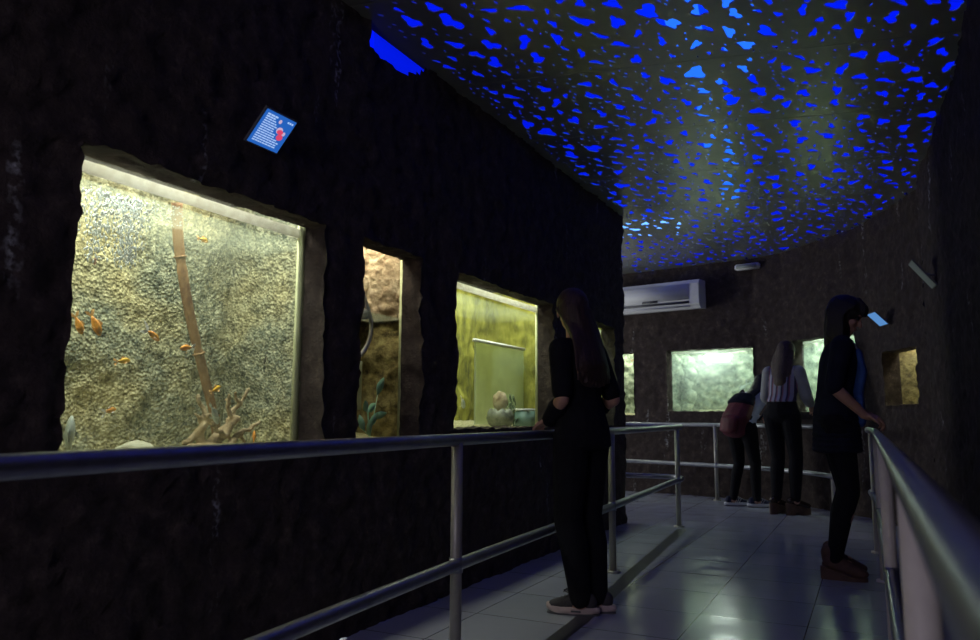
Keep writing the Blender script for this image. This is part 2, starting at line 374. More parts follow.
def wall(name, pts, holes, z1=CEIL + 0.03, step=0.03, depth=0.12, skip=None):
    """holes: (segment, u0, u1, z0, z1, depth)"""
    bm = B(); prevcol = None
    hz = sorted({round(h[3], 4) for h in holes} | {round(h[4], 4) for h in holes} | {0.0, z1} | ({2.79} if skip else set()))
    def subdiv(marks):
        out = []
        for a, b in zip(marks, marks[1:]):
            n = max(1, round((b - a) / step))
            out += [a + (b - a) * k / n for k in range(n)]
        return out + [marks[-1]]
    zs = subdiv(hz)
    for si in range(len(pts) - 1):
        F = Frame(pts[si], pts[si + 1]); hs = [h for h in holes if h[0] == si]
        marks = {0.0, F.L} | {h[1] for h in hs} | {h[2] for h in hs}
        if skip and si == skip[0]: marks |= {skip[1], skip[2]}
        us = subdiv(sorted(marks))
        grid = []
        for ui, u in enumerate(us):
            if ui == 0 and prevcol: grid.append(prevcol); continue
            col = []
            for z in zs:
                p = F.P(u, 0, z); pl, nn = disp(p)
                col.append(bm.verts.new(p + pl + F.a * (nn - 0.01)))
            grid.append(col)
        prevcol = grid[-1]
        inh = lambda u, z: next((h for h in hs if h[1] < u < h[2] and h[3] < z < h[4]), None)
        for i in range(len(us) - 1):
            for j in range(len(zs) - 1):
                uc, zc = (us[i] + us[i + 1]) / 2, (zs[j] + zs[j + 1]) / 2
                if inh(uc, zc): continue
                if skip and si == skip[0] and zc > 2.79 + max(0, (uc - skip[3]) * 0.55) and skip[1] < uc < skip[2]: continue
                bm.faces.new((grid[i][j], grid[i + 1][j], grid[i + 1][j + 1], grid[i][j + 1]))
        for h in hs:                              # reveals running back to the glass
            iu = [k for k, u in enumerate(us) if h[1] - 1e-4 <= u <= h[2] + 1e-4]
            iz = [k for k, z in enumerate(zs) if h[3] - 1e-4 <= z <= h[4] + 1e-4]
            loop = [(k, iz[0]) for k in iu] + [(iu[-1], k) for k in iz[1:]] + [(k, iz[-1]) for k in iu[::-1][1:]] + [(iu[0], k) for k in iz[::-1][1:-1]]
            ring = [grid[a][b] for a, b in loop]
            nst = 5
            for st in range(1, nst + 1):
                new = []
                for (a, b) in loop:
                    p = F.P(us[a], h[5] * st / nst, zs[b]); pl, nn = disp(p)
                    k = 1.0 if st < nst else 0.25
                    inn = V((0, 0, 0))
                    q = p + pl * k * 1.4 + inn
                    new.append(bm.verts.new(q))
                m = len(loop)
                for k in range(m):
                    bm.faces.new((ring[k], new[k], new[(k + 1) % m], ring[(k + 1) % m]))
                ring = new
    for v in [v for v in bm.verts if not v.link_faces]: bm.verts.remove(v)
    return struct(name, bm, 'wall')

# left wall: starts behind the camera, u measured from FL origin
U0 = -1.7
LW = [tuple(FL.P(U0, 0, 0)[:2]), (1.286, 7.33), (0.2, 7.86), (-1.6, 8.4), (-1.6, 12.2)]
HL = [(0, 2.58 - U0, 3.765 - U0, 0.825, 1.828, 0.12), (0, 4.03 - U0, 4.57 - U0, 0.85, 1.83, 0.12),
      (0, 4.965 - U0, 6.43 - U0, 0.905, 1.82, 0.12), (0, 6.95 - U0, 7.93 - U0, 0.90, 1.80, 0.12)]
wall('wall_left', LW, HL, skip=(0, 4.03 - U0, 4.62 - U0, 4.37 - U0))
def useg(F, x, y): return (V((x, y, 0)) - F.o).dot(F.d)
UA0, UA1 = useg(FA, 2.32, 9.98), useg(FA, 3.215, 9.285)
UE0, UE1 = useg(FA, 1.25, 10.82), useg(FA, 1.945, 10.275)
UB0, UB1 = 0.12, 1.15
UD0, UD1 = 0.06, 0.76
wall('wall_back', BACK + [(3.40, 5.87)], [(2, UA0, UA1, 1.05, 1.84, 0.16), (2, UE0, UE1, 1.0, 1.84, 0.16),
     (4, UB0, UB1, 1.045, 1.86, 0.16), (6, UD0, UD1, 1.10, 1.60, 0.14)], step=0.035)
wall('wall_right', [(3.40, 5.87), (3.175, 5.3), (2.625, 4.086), (2.22, 3.31), (0.62, 0.2), (-0.3, -1.55)], [], step=0.045)
bm = B(); q = [bm.verts.new(p) for p in ((-3.4, -1.5, 0), (-0.25, -1.5, 0), (-0.25, -1.5, CEIL), (-3.4, -1.5, CEIL))]; bm.faces.new(q[::-1])
struct('wall_rear', bm, 'wall')
bm = B(); box(bm, (0.5, 5, -0.05), (9, 16, 0.1)); struct('floor', bm, 'floor', smooth=False)
# dark strip on the floor under the left handrail
bm = B()
pts = [(-0.95, 1.0), (0.30, 3.52), (1.00, 5.20), (1.70, 6.88)]
lo = []; hi = []
sp = spline([(x, y, 0) for x, y in pts], 6)
for i, p in enumerate(sp):
    t = (sp[min(i + 1, len(sp) - 1)] - sp[max(i - 1, 0)]).normalized(); nrm = V((t.y, -t.x, 0))
    lo.append(bm.verts.new(p - nrm * 0.042 + V((0, 0, 0.0015)))); hi.append(bm.verts.new(p + nrm * 0.042 + V((0, 0, 0.0015))))
for i in range(len(sp) - 1): bm.faces.new((lo[i], hi[i], hi[i + 1], lo[i + 1]))
struct('floor_strip', bm, 'band')

# recess above the lowered stretch of the left wall, blue back made to glow
bm = B(); box(bm, FL.P(4.33 , 0.52, 3.07), (0.9, 0.02, 0.66), FL.rot()); struct('recess_glow_back', bm, 'blue_glow', smooth=False)
bm = B(); box(bm, FL.P(4.33, 0.26, 2.735), (0.9, 0.5, 0.02), FL.rot()); box(bm, FL.P(3.89, 0.27, 2.84), (0.02, 0.5, 0.22), FL.rot()); box(bm, FL.P(4.77, 0.27, 2.84), (0.02, 0.5, 0.22), FL.rot()); struct('trim_3', bm, 'wall', smooth=False)
# ceiling: perforated metal panels under a void with a self-glowing blue roof
E1 = V((0.966, -0.259, 0)); E2 = V((0.259, 0.966, 0))
def ab(a, b): return E1 * a + E2 * b
def wall_a(b):                                   # a where the left wall line X=-2.45+.51Y is met
    # X = .966a+.259b ; Y = -.259a+.966b
    return (-2.45 + 0.51 * 0.966 * b - 0.259 * b) / (0.966 + 0.51 * 0.259)
def blob(r, n, long=1.5, ang=0):
    p1, p2, p3 = [random.uniform(0, 2 * PI) for _ in range(3)]
    out = []
    for k in range(n):
        t = 2 * PI * k / n
        rr = r * (1 + (0.20 * math.sin(2 * t + p1) + 0.24 * math.sin(3 * t + p2) + 0.14 * math.sin(5 * t + p3)) * (1 if n > 8 else 0.5))
        x, y = rr * math.cos(t), rr * math.sin(t) * long
        out.append((x * math.cos(ang) - y * math.sin(ang), x * math.sin(ang) + y * math.cos(ang)))
    return out
seams = [-2.0, 0.2, 1.2, 2.16, 3.15, 4.14, 5.13, 6.12, 7.10, 8.09, 9.08, 10.07, 11.06, 12.1]
for si in range(len(seams) - 1):
    b0, b1 = seams[si] + 0.003, seams[si + 1] - 0.003
    if b1 < 7.2: quad = [(wall_a(b0) - 0.03, b0), (4.3, b0), (4.3, b1), (wall_a(b1) - 0.03, b1)]
    else: quad = [(-5.5, b0), (4.3, b0), (4.3, b1), (-5.5, b1)]
    blobs = []; cells = []
    if b0 > 1.9 and b1 < 11.2:
        lo_a = max(min(quad[0][0], quad[3][0]), -2.4) ; hi_a = 3.6 if b0 < 9 else 2.4
        if b0 < 5: hi_a = 0.52 * b1 + 1.2
        area = (hi_a - lo_a) * (b1 - b0)
        spec = [(0.039, 18, 13), (0.029, 14, 22), (0.017, 10, 30), (0.008, 6, 90)]
        for r0, nv, dens in spec:
            for _ in range(int(area * dens)):
                for tr in range(6):
                    a, b = random.uniform(lo_a, hi_a), random.uniform(b0, b1)
                    r = r0 * random.uniform(0.75, 1.25)
                    R = r * 2.2
                    if b - R < b0 + 0.006 or b + R > b1 - 0.006 or a < wall_a(b) + R + 0.05 and b < 7.3 or a > 4.2 or a - R < lo_a: continue
                    if any((a - c[0]) ** 2 + (b - c[1]) ** 2 < (R + c[2]) ** 2 * 0.78 + 1e-4 for c in cells): continue
                    cells.append((a, b, R))
                    ang = random.gauss(-0.35, 0.3)
                    sh = blob(r, nv, random.uniform(1.7, 2.7) if nv > 6 else 3.0, ang)
                    mr = max(math.hypot(*q_) for q_ in sh); kk = min(1, R / mr * 0.92)
                    blobs.append([(a + x * kk, b + y * kk) for x, y in sh]); break
    vs = [V(p) for p in quad]; faces = [[0, 1, 2, 3]]
    # extra points so triangles stay regular
    for bl in blobs:
        s0 = len(vs); vs += [V(p) for p in bl]; faces.append(list(range(s0, len(vs))))
    bm = B()
    if blobs:
        ov, oe, of, iv, ie, if_ = geometry.delaunay_2d_cdt(vs, [], faces, 1, 1e-6)
        bv = [bm.verts.new(ab(p.x, p.y) + V((0, 0, CEIL))) for p in ov]
        for f, orig in zip(of, if_):
            if any(k > 0 for k in orig): continue
            try: bm.faces.new([bv[k] for k in f][::-1])
            except ValueError: pass
        for v in [v for v in bm.verts if not v.link_faces]: bm.verts.remove(v)
    else:
        bm.faces.new([bm.verts.new(ab(*p) + V((0, 0, CEIL))) for p in quad][::-1])
    # sheet thickness
    geo = bmesh.ops.extrude_face_region(bm, geom=bm.faces[:])
    bmesh.ops.translate(bm, vec=(0, 0, 0.006), verts=[g for g in geo['geom'] if isinstance(g, bmesh.types.BMVert)])
    struct('ceiling', bm, 'panel', smooth=False)
# beams the panels hang from cover the seams from above
bm = B()
for s in seams[1:-1]:
    box(bm, ab((wall_a(min(s, 7)) + 4.3) / 2, s) + V((0, 0, CEIL + 0.014)), (4.3 - wall_a(min(s, 7)), 0.012, 0.014), Matrix.Rotation(math.atan2(E1.y, E1.x), 3, 'Z'))
struct('ceiling_rail', bm, 'tank_dark', smooth=False)
bm = B(); box(bm, (0.5, 5.5, 3.42), (11, 17, 0.04)); struct('glowing_void_roof', bm, 'blue_glow', smooth=False)  # painted roof of the void, its lamp light put in as emission
for pts, m, lb in (([(0.85, 3.5), (1.45, 5.1)], 'blue_tube', 'nearest'), ([(1.22, 3.6), (1.66, 4.8)], 'blue_tube', 'second nearest'), ([(1.45, 4.9), (2.0, 6.5)], 'blue_tube', 'middle'),
                   ([(2.05, 6.3), (2.7, 8.4)], 'blue_tube', 'last lengthwise'), ([(0.9, 9.5), (2.4, 9.1)], 'blue_tube_bright', 'brightest, crosswise')):
    bm = B(); tube(bm, [(x, y, 3.30) for x, y in pts], 0.10, 14)
    tl = tag(obj('tube_light', bm, m), lb + ' blue tube glowing through the perforated ceiling panels', 'light', 'blue tubes above the ceiling')
    for k in (0.2, 0.8):
        c = V((*pts[0], 0)).lerp(V((*pts[1], 0)), k); bm = B(); cap(bm, c + V((0, 0, 3.3)), c + V((0, 0, 3.42)), 0.02, 0.02, 8); obj('holder', bm, 'grey_plastic', tl)

# ------------------------------------------------------------------ aquaria set in the walls
def area_light(name, parent, loc, tgt, sx, sy, power, col):
    ld = bpy.data.lights.new(name, 'AREA'); ld.shape = 'RECTANGLE'; ld.size = sx; ld.size_y = sy; ld.energy = power; ld.color = col
    o = bpy.data.objects.new(name, ld); COL.objects.link(o); o.location = loc
    o.rotation_euler = (V(tgt) - V(loc)).to_track_quat('-Z', 'Y').to_euler()
    if parent: o.parent = parent
    return o
def sheet(F, nu, nz, fn):
    bm = B(); g = [[bm.verts.new(fn(i / nu, j / nz)) for j in range(nz + 1)] for i in range(nu + 1)]
    for i in range(nu):
        for j in range(nz): bm.faces.new((g[i][j], g[i][j + 1], g[i + 1][j + 1], g[i + 1][j]))
    return bm
def aquarium(label, F, u0, u1, z0, z1, dep, a, b, back='foam', glass='glass', g0=0.11, power=12, lcol=(1, 0.95, 0.75), strip=True, lump=0.05,
             edge=None, wlev=None, gravel='gravel', rim=0.04, lift=0.26):
    """window u0..u1, inside of the tank runs from a to b along the wall"""
    t = thing('aquarium', label, 'aquarium')
    L1 = dep - g0; L2 = b - a; tot = 2 * L1 + L2
    def bf(s, r):                                # rocky lining wraps both ends and the back
        z = z0 - 0.03 + (z1 + 0.22 - z0) * r
        q = s * tot
        if q < L1: p = F.P(a, g0 + q, z); nn = F.d
        elif q < L1 + L2: p = F.P(a + q - L1, dep, z); nn = -F.a
        else: p = F.P(b, dep - (q - L1 - L2), z); nn = -F.d
        k = min(1, min(q, tot - q) / 0.12)
        h = nz3(p, 3.5, 3) * lump + nz3(p, 12, 7) * lump * 0.55 + nz3(p, 34, 2) * lump * 0.3
        return p + nn * (h + lump * 0.9) * k
    obj('backdrop', sheet(F, int(tot / 0.02), int((z1 + 0.2 - z0) / 0.02), bf), back, t)
    bm = sheet(F, int((b - a) / 0.03), int(dep / 0.03), lambda s, r: F.P(a + (b - a) * s, g0 + (dep - g0) * r, z0 - 0.005 + nz3(F.P(a + (b - a) * s, dep * r, 0), 20) * 0.01 + 0.05 * r * r))
    obj('gravel_bed', bm, gravel, t)
    zt = z1 + lift + 0.06; mid = (a + b) / 2; wm = (g0 + dep) / 2
    bm = B()
    box(bm, F.P(mid, wm, zt), (b - a + 0.03, dep - g0 + 0.06, 0.02), F.rot())
    box(bm, F.P(mid, dep + 0.03, (z0 + zt) / 2 - 0.03), (b - a + 0.03, 0.012, zt - z0 + 0.08), F.rot())
    box(bm, F.P(mid, wm, z0 - 0.06), (b - a + 0.03, dep - g0 + 0.06, 0.02), F.rot())
    box(bm, F.P(a - 0.012, wm, (z0 + zt) / 2 - 0.03), (0.008, dep - g0 + 0.06, zt - z0 + 0.08), F.rot())
    box(bm, F.P(b + 0.012, wm, (z0 + zt) / 2 - 0.03), (0.008, dep - g0 + 0.06, zt - z0 + 0.08), F.rot())
    box(bm, F.P(mid, g0 - 0.01, (z1 + zt) / 2 + 0.015), (b - a + 0.03, 0.01, zt - z1 - 0.02), F.rot())
    obj('tank_shell', bm, 'tank_dark', t, smooth=False)
    bm = B(); box(bm, F.P((u0 + u1) / 2, g0 + 0.004, (z0 + z1) / 2), (u1 - u0 + 0.04, 0.006, z1 - z0 + 0.04), F.rot()); obj('glass_pane', bm, glass, t, smooth=False)
    if edge:
        bm = B(); box(bm, F.P(u1 - edge / 2 + 0.012, g0 + 0.02, (z0 + z1) / 2), (edge, 0.018, z1 - z0 + 0.02), F.rot(), 0.002); obj('edge_strip', bm, 'pale_side', t)
    if strip:
        bm = B(); box(bm, F.P((u0 + u1) / 2, g0 + 0.022, z1 - 0.012 - rim / 2), (u1 - u0 + 0.04, 0.02, rim), F.rot(), 0.003); obj('top_rim', bm, 'strip', t)
    wl = wlev if wlev else z1 - 0.07
    bm = B(); q = [bm.verts.new(F.P(x, y, wl)) for x, y in ((a, g0 + 0.035), (b, g0 + 0.035), (b, dep - 0.02), (a, dep - 0.02))]; bm.faces.new(q)
    obj('water_surface', bm, 'water', t, smooth=False)
    lw = (b - a) * 0.8; wl_ = g0 + 0.20
    bm = B(); box(bm, F.P(mid, wl_, zt - 0.03), (lw + 0.04, 0.26, 0.03), F.rot(), 0.006); hood = obj('lamp_hood', bm, 'white_plastic', t)
    area_light('tank_light', t, F.P(mid, wl_, zt - 0.055), F.P(mid, wl_ + 0.16, z0), lw, 0.22, power, lcol)
    return t
# the tanks stand side by side behind the wall
aquarium('largest goldfish aquarium on the left wall, mottled olive rock backdrop and curved brown stem', FL, 2.58, 3.765, 0.79, 1.828, 0.72, 2.1, 3.90, power=24, lcol=(1, 0.97, 0.86), glass='glass_haze', lump=0.035, edge=0.045)
aquarium('narrow upright aquarium with beige rock above its water line and a hose', FL, 4.03, 4.57, 0.85, 1.83, 0.55, 3.98, 4.76, back='foam_brown', power=8.5, strip=False, lump=0.05, lcol=(1, 0.92, 0.74), wlev=1.51, edge=0.012)
aquarium('olive green aquarium beside the long-haired woman, glass box and round pot inside', FL, 4.965, 6.43, 0.905, 1.82, 0.75, 4.84, 6.80, back='foam_green', power=24, glass='glass_green', lump=0.04, lcol=(1, 1, 0.84), edge=0.02)
aquarium('last aquarium on the left wall, mostly hidden behind the long-haired woman', FL, 6.95, 7.93, 0.90, 1.80, 0.42, 6.86, 7.96, back='foam_green', power=16, glass='glass_haze', lump=0.03, lcol=(0.85, 1, 0.85))
aquarium('bright misty green aquarium in the far wall under the air conditioner', FA, UA0, UA1, 1.05, 1.84, 0.75, UA0 - 0.03, UA1 + 0.15, back='foam_pale', glass='glass_fog', power=20, g0=0.14, lcol=(0.88, 1, 0.93), lump=0.10, rim=0.02)
aquarium('far aquarium seen as a thin pale sliver right of the wall corner', FA, UE0, UE1, 1.0, 1.84, 0.6, UE0 - 0.1, UE1 + 0.1, back='foam_pale', glass='glass_haze', power=14, g0=0.14, lcol=(1, 0.97, 0.85), lump=0.06, strip=False)
aquarium('misty green aquarium behind the woman in the striped top', FB, UB0, UB1, 1.045, 1.86, 0.75, UB0 - 0.03, UB1 + 0.04, back='foam_pale', glass='glass_fog', power=21, g0=0.14, lcol=(0.86, 1, 0.95), lump=0.06, rim=0.02)
aquarium('small square aquarium set in the right wall beyond the woman at the rail', FD, UD0, UD1, 1.10, 1.60, 0.5, UD0 - 0.01, UD1 + 0.1, back='foam_brown', glass='glass_haze', power=7, g0=0.13, lcol=(1, 0.92, 0.7), lump=0.05, strip=False, edge=0.02)

# ------------------------------------------------------------------ things in the tanks
# beige rock hanging above the narrow tank's water line, along its back and right end
def slab(q, r):
    q *= 1.06
    if q < 0.66: p = FL.P(4.02 + q, 0.46, 1.515 + 0.52 * r); nn = -FL.a
    else: p = FL.P(4.69, 0.46 - (q - 0.66) * 0.85, 1.515 + 0.52 * r); nn = -FL.d
    return p + nn * (0.01 + abs(nz3(p, 18, 2)) * 0.05 + nz3(p, 6, 4) * 0.03 + 0.03 * math.sin(PI * r))
bm = sheet(FL, 70, 34, slab)
tag(obj('rock_slab', bm, 'beige_rock'), 'craggy beige rock above the water of the narrow aquarium', 'rock')
# curved brown stem
bm = B(); sp = spline([FL.P(3.31, 0.43, 1.87), FL.P(3.349, 0.45, 1.697), FL.P(3.421, 0.45, 1.426), FL.P(3.514, 0.45, 1.173), FL.P(3.583, 0.45, 0.991), FL.P(3.63, 0.45, 0.80)], 10)
tube(bm, sp, [0.019 + 0.004 * math.sin(k * 0.9) * (k % 13 == 0) + 0.004 * (1 - k / len(sp)) for k in range(len(sp))], 12)
st = tag(obj('bamboo_stem', bm, 'bamboo'), 'long curved brown stem standing upright in the goldfish aquarium', 'stem')
for k in (12, 27, 41):
    bm = B(); d = (sp[k + 1] - sp[k - 1]).normalized() * 0.005; tube(bm, [sp[k] - d, sp[k] - d * .5, sp[k] + d * .5, sp[k] + d], [0.019, 0.027, 0.027, 0.019], 12); obj('node_ring', bm, 'bamboo', st)
# driftwood
bm = B()
def twig(pts, r0, r1):
    sp = spline([FL.P(u, w, z) for u, w, z in pts], 5); n = len(sp)
    for k in range(n - 1):
        a = r0 + (r1 - r0) * k / (n - 1); b = r0 + (r1 - r0) * (k + 1) / (n - 1)
        j = lambda p: p + V((nz3(p, 40), nz3(p, 40, 3), nz3(p, 40, 6))) * 0.020
        cap(bm, j(sp[k]), j(sp[k + 1]), a * (1 + 0.3 * nz3(sp[k], 50)), b * (1 + 0.3 * nz3(sp[k + 1], 50)), 8)
twig([(3.42, 0.33, 0.80), (3.50, 0.35, 0.88), (3.585, 0.34, 0.95), (3.60, 0.36, 1.00), (3.65, 0.34, 1.04), (3.672, 0.33, 1.10)], 0.022, 0.007)
twig([(3.52, 0.33, 0.86), (3.575, 0.31, 0.95), (3.56, 0.32, 1.00), (3.535, 0.30, 1.06)], 0.017, 0.007)
twig([(3.47, 0.36, 0.82), (3.435, 0.36, 0.90), (3.455, 0.35, 0.97), (3.42, 0.37, 1.04)], 0.020, 0.010)
twig([(3.38, 0.38, 0.86), (3.45, 0.37, 0.93), (3.405, 0.36, 0.985)], 0.014, 0.007)
twig([(3.44, 0.33, 0.98), (3.475, 0.31, 0.93), (3.52, 0.32, 0.885)], 0.012, 0.010)
twig([(3.55, 0.30, 0.82), (3.60, 0.32, 0.89), (3.66, 0.31, 0.925), (3.715, 0.30, 0.955)], 0.018, 0.007)
twig([(3.585, 0.36, 0.98), (3.62, 0.40, 1.03), (3.61, 0.42, 1.06)], 0.011, 0.006)
twig([(3.64, 0.34, 1.03), (3.60, 0.33, 1.045), (3.59, 0.33, 1.07)], 0.010, 0.006)
twig([(3.62, 0.32, 0.90), (3.67, 0.36, 0.88), (3.70, 0.36, 0.84)], 0.012, 0.006)
twig([(3.36, 0.34, 0.84), (3.50, 0.30, 0.845), (3.62, 0.30, 0.835)], 0.024, 0.014)
tag(bake('driftwood', bm, 'drift', None, 0.006, 2), 'knobbly branching driftwood on the floor of the goldfish aquarium', 'driftwood')
def stone(c, r, label, m='stone_pale'):
    bm = B(); ell(bm, (0, 0, 0), r, sub=4)
    for v in bm.verts: v.co *= 1 + 0.35 * nz3(v.co + V(c), 9) + 0.12 * nz3(v.co + V(c), 30)
    o = obj('stone', bm, m); o.location = c; o.rotation_euler[2] = FL.ang(); return tag(o, label, 'stone')
stone(FL.P(3.11, 0.33, 0.83), (0.085, 0.05, 0.05), 'pale rounded stone on the floor of the goldfish aquarium')
stone(FL.P(3.47, 0.30, 0.81), (0.05, 0.04, 0.03), 'small pale stone beside the driftwood')

def fish(name, u, w, z, F, L, body, fins, label, yaw=0.0, pitch=0.0, tail=1.0, cat='fish', group=None):
    """nose along local +x"""
    t = thing(name, label, cat, F.P(u, w, z), 0, group)
    t.rotation_euler = (Matrix.Rotation(F.ang() + yaw, 4, 'Z') @ Matrix.Rotation(-pitch, 4, 'Y')).to_euler()
    bm = B(); N = 14; rings = []
    for i in range(N + 1):
        s = i / N; x = L * (0.5 - s); h = L * 0.24 * math.sin(PI * min(1, s * 0.93 + 0.03)) ** 0.8 * (1 - 0.45 * s) + 0.0008
        rings.append([bm.verts.new((x, math.cos(a) * h * 0.62, math.sin(a) * h + L * 0.02 * math.sin(PI * s))) for a in [2 * PI * k / 12 for k in range(12)]])
    for i in range(N):
        for k in range(12): bm.faces.new((rings[i][k], rings[i][(k + 1) % 12], rings[i + 1][(k + 1) % 12], rings[i + 1][k]))
    bm.faces.new(rings[0][::-1]); bm.faces.new(rings[-1])
    obj('body', bm, body, t)
    def fin(nm, pts, th=0.0016):
        bm = B(); a = [bm.verts.new((x, y - th / 2, z_)) for x, y, z_ in pts]; b = [bm.verts.new((x, y + th / 2, z_)) for x, y, z_ in pts]
        n = len(pts); bm.faces.new(a); bm.faces.new(b[::-1])
        for i in range(n): bm.faces.new((a[i], b[i], b[(i + 1) % n], a[(i + 1) % n]))
        obj(nm, bm, fins, t, smooth=False)
    for s in (1, -1):
        T = L * tail
        fin('tail_fin', [(-0.42 * L, 0, 0), (-0.62 * L, 0.03 * L, s * 0.22 * T), (-0.95 * L * (0.5 + 0.5 * tail), 0.08 * L * s, s * 0.34 * T), (-0.80 * L, 0.03 * L, s * 0.12 * T), (-0.60 * L, 0, 0)])
    fin('dorsal_fin', [(0.12 * L, 0, 0.19 * L), (-0.02 * L, 0, 0.33 * L), (-0.25 * L, 0, 0.24 * L), (-0.22 * L, 0, 0.10 * L)])
    for s in (1, -1):
        fin('pectoral_fin', [(0.15 * L, s * 0.10 * L, -0.05 * L), (0.02 * L, s * 0.20 * L, -0.16 * L), (-0.08 * L, s * 0.17 * L, -0.18 * L), (0.05 * L, s * 0.1 * L, -0.10 * L)])
        bm = B(); ell(bm, (0.36 * L, s * 0.085 * L, 0.04 * L), 0.022 * L); obj('eye', bm, 'eye', t)
    return t
G = 'goldfish in the largest aquarium'
fish('goldfish', 3.347, 0.30, 1.703, FL, 0.055, 'fish_yellow', 'fin_orange', 'golden goldfish near the water surface right of the brown stem', 0.2, 0, 0.6, group=G)
fish('goldfish', 2.861, 0.30, 1.524, FL, 0.040, 'fish_red', 'fin_white', 'small red and white goldfish below the air bubbles', 1.0, -0.5, 1.0, group=G)
fish('goldfish', 2.818, 0.30, 1.285, FL, 0.062, 'fish_orange', 'fin_orange', 'orange goldfish nearest the left edge of the aquarium, diving nose down', -0.6, -1.2, 0.8, group=G)
fish('goldfish', 2.883, 0.30, 1.292, FL, 0.075, 'fish_orange', 'fin_orange', 'plump orange goldfish with its tail straight up, beside the leftmost goldfish', -0.5, -1.15, 0.7, group=G)
fish('goldfish', 3.128, 0.30, 1.28, FL, 0.065, 'fish_orange', 'fin_white', 'orange goldfish with long white trailing fins in mid water', 0.1, -0.5, 1.3, group=G)
fish('goldfish', 3.285, 0.30, 1.246, FL, 0.060, 'fish_orange', 'fin_white', 'slim red-orange goldfish swimming left just before the brown stem', PI + 0.1, -0.15, 0.7, group=G)
fish('goldfish', 3.006, 0.30, 1.175, FL, 0.055, 'fish_yellow', 'fin_orange', 'yellow goldfish swimming right, left of the stem in mid water', 0.1, 0.15, 0.7, group=G)
fish('goldfish', 3.436, 0.28, 1.086, FL, 0.058, 'fish_yellow', 'fin_orange', 'golden goldfish crossing in front of the foot of the brown stem', 0.2, 0.35, 0.5, group=G)
fish('goldfish', 2.965, 0.30, 0.993, FL, 0.046, 'fish_orange', 'fin_white', 'small orange goldfish with white tail near the aquarium floor', 0.1, 0.25, 1.2, group=G)
fish('goldfish', 3.684, 0.30, 0.885, FL, 0.055, 'fish_orange', 'fin_orange', 'orange goldfish low down to the right of the driftwood', 0.8, 1.2, 0.5, group=G)
fish('black_fish', 3.732, 0.30, 1.223, FL, 0.045, 'fish_black', 'fish_black', 'small black fish against the right side of the rock backdrop', 0.9, -0.6, 0.9)
fish('grey_fish', 3.435, 0.28, 0.975, FL, 0.085, 'fish_grey', 'fish_grey', 'silver-grey fish with head down among the driftwood twigs', 0.3, -0.9, 0.4)
fish('grey_fish', 2.800, 0.28, 0.91, FL, 0.13, 'fish_grey', 'fish_grey', 'large blurred grey fish upright at the left edge of the goldfish aquarium', 0.8, 1.3, 0.4)
fish('pale_fish', 5.681, 0.35, 1.06, FL, 0.12, 'fish_grey', 'fin_white', 'pale fish at the left edge of the olive green aquarium', 0.4, -0.4, 0.6)
# rising bubbles
bm = B()
for k in range(1100):
    c = random.choice([(2.80, 0.045), (2.915, 0.055), (2.915, 0.05)])
    z = random.uniform(0, 1) ** 1.6
    u = random.gauss(c[0], c[1] * (0.35 + 0.65 * (1 - z) * 0.8)); zz = 1.75 - z * 0.24
    ell(bm, FL.P(u, 0.20 + random.uniform(-0.04, 0.06), zz), (random.uniform(0.0015, 0.0042),) * 2 + (random.uniform(0.003, 0.010),), sub=1)
for k in range(150):
    ell(bm, FL.P(random.uniform(2.95, 3.15), 0.20 + random.uniform(-0.04, 0.06), 1.765 - random.random() ** 1.5 * 0.06), random.uniform(0.0012, 0.003), sub=1)
o = tag(obj('air_bubbles', bm, 'bubble'), 'white plume of air bubbles at the top left of the goldfish aquarium', 'bubbles'); o['kind'] = 'stuff'
# narrow tank: hose, leaves
bm = B(); tube(bm, spline([FL.P(4.30, 0.20, 1.64), FL.P(4.355, 0.19, 1.53), FL.P(4.385, 0.19, 1.45), FL.P(4.365, 0.19, 1.36), FL.P(4.31, 0.2, 1.285)], 8), 0.011, 10)
h = tag(obj('hose', bm, 'hose'), 'curved grey hose entering the water of the narrow aquarium', 'hose')
bm = B(); box(bm, FL.P(4.33, 0.2, 1.505), (0.05, 0.03, 0.05), FL.rot(), 0.005); obj('clip', bm, 'white_plastic', h)
def leafplant(F, u, w, z, leaves, m, label, name='water_plant', group=None):
    t = thing(name, label, 'plant', F.P(u, w, z), F.ang(), group)
    for k, (du, dz, L, a) in enumerate(leaves):
        bm = B(); cap(bm, (0, 0, 0), (du, 0, dz), 0.003, 0.002, 6); obj('stem', bm, m, t)
        bm = B(); d = V((math.cos(a), 0.25 * math.sin(k * 2.1), math.sin(a))); s = d.cross(V((0.2, 1, 0.1))).normalized()
        N = 8; top = []; bot = []; base = V((du, 0, dz))
        for i in range(N + 1):
            q = i / N; wd = L * 0.24 * math.sin(PI * (q * 0.92 + 0.04)); c = base + d * L * q + V((0, -0.15 * L * q * q, 0))
            top.append(bm.verts.new(c + s * wd)); bot.append(bm.verts.new(c - s * wd))
        for i in range(N): bm.faces.new((top[i], bot[i], bot[i + 1], top[i + 1]))
        lf = obj('leaf', bm, m, t); sm = lf.modifiers.new('s', 'SOLIDIFY'); sm.thickness = 0.002
    return t
leafplant(FL, 4.44, 0.22, 0.87, [(0.06, 0.22, 0.10, 1.2), (-0.02, 0.13, 0.09, 0.5), (-0.03, 0.13, 0.08, 2.4), (0.0, 0.05, 0.09, 1.0), (-0.05, 0.03, 0.09, 2.0), (0.03, 0.10, 0.08, 0.3), (-0.01, 0.01, 0.08, 1.6)], 'leaf', 'pale green leafy plant at the bottom of the narrow aquarium')
bm = B(); box(bm, FL.P(4.36, 0.30, 1.14), (0.20, 0.012, 0.26), FL.rot(), 0.002)
tag(obj('glass_divider', bm, 'inner_glass', smooth=False), 'pale square glass divider standing in the narrow aquarium', 'glass panel')
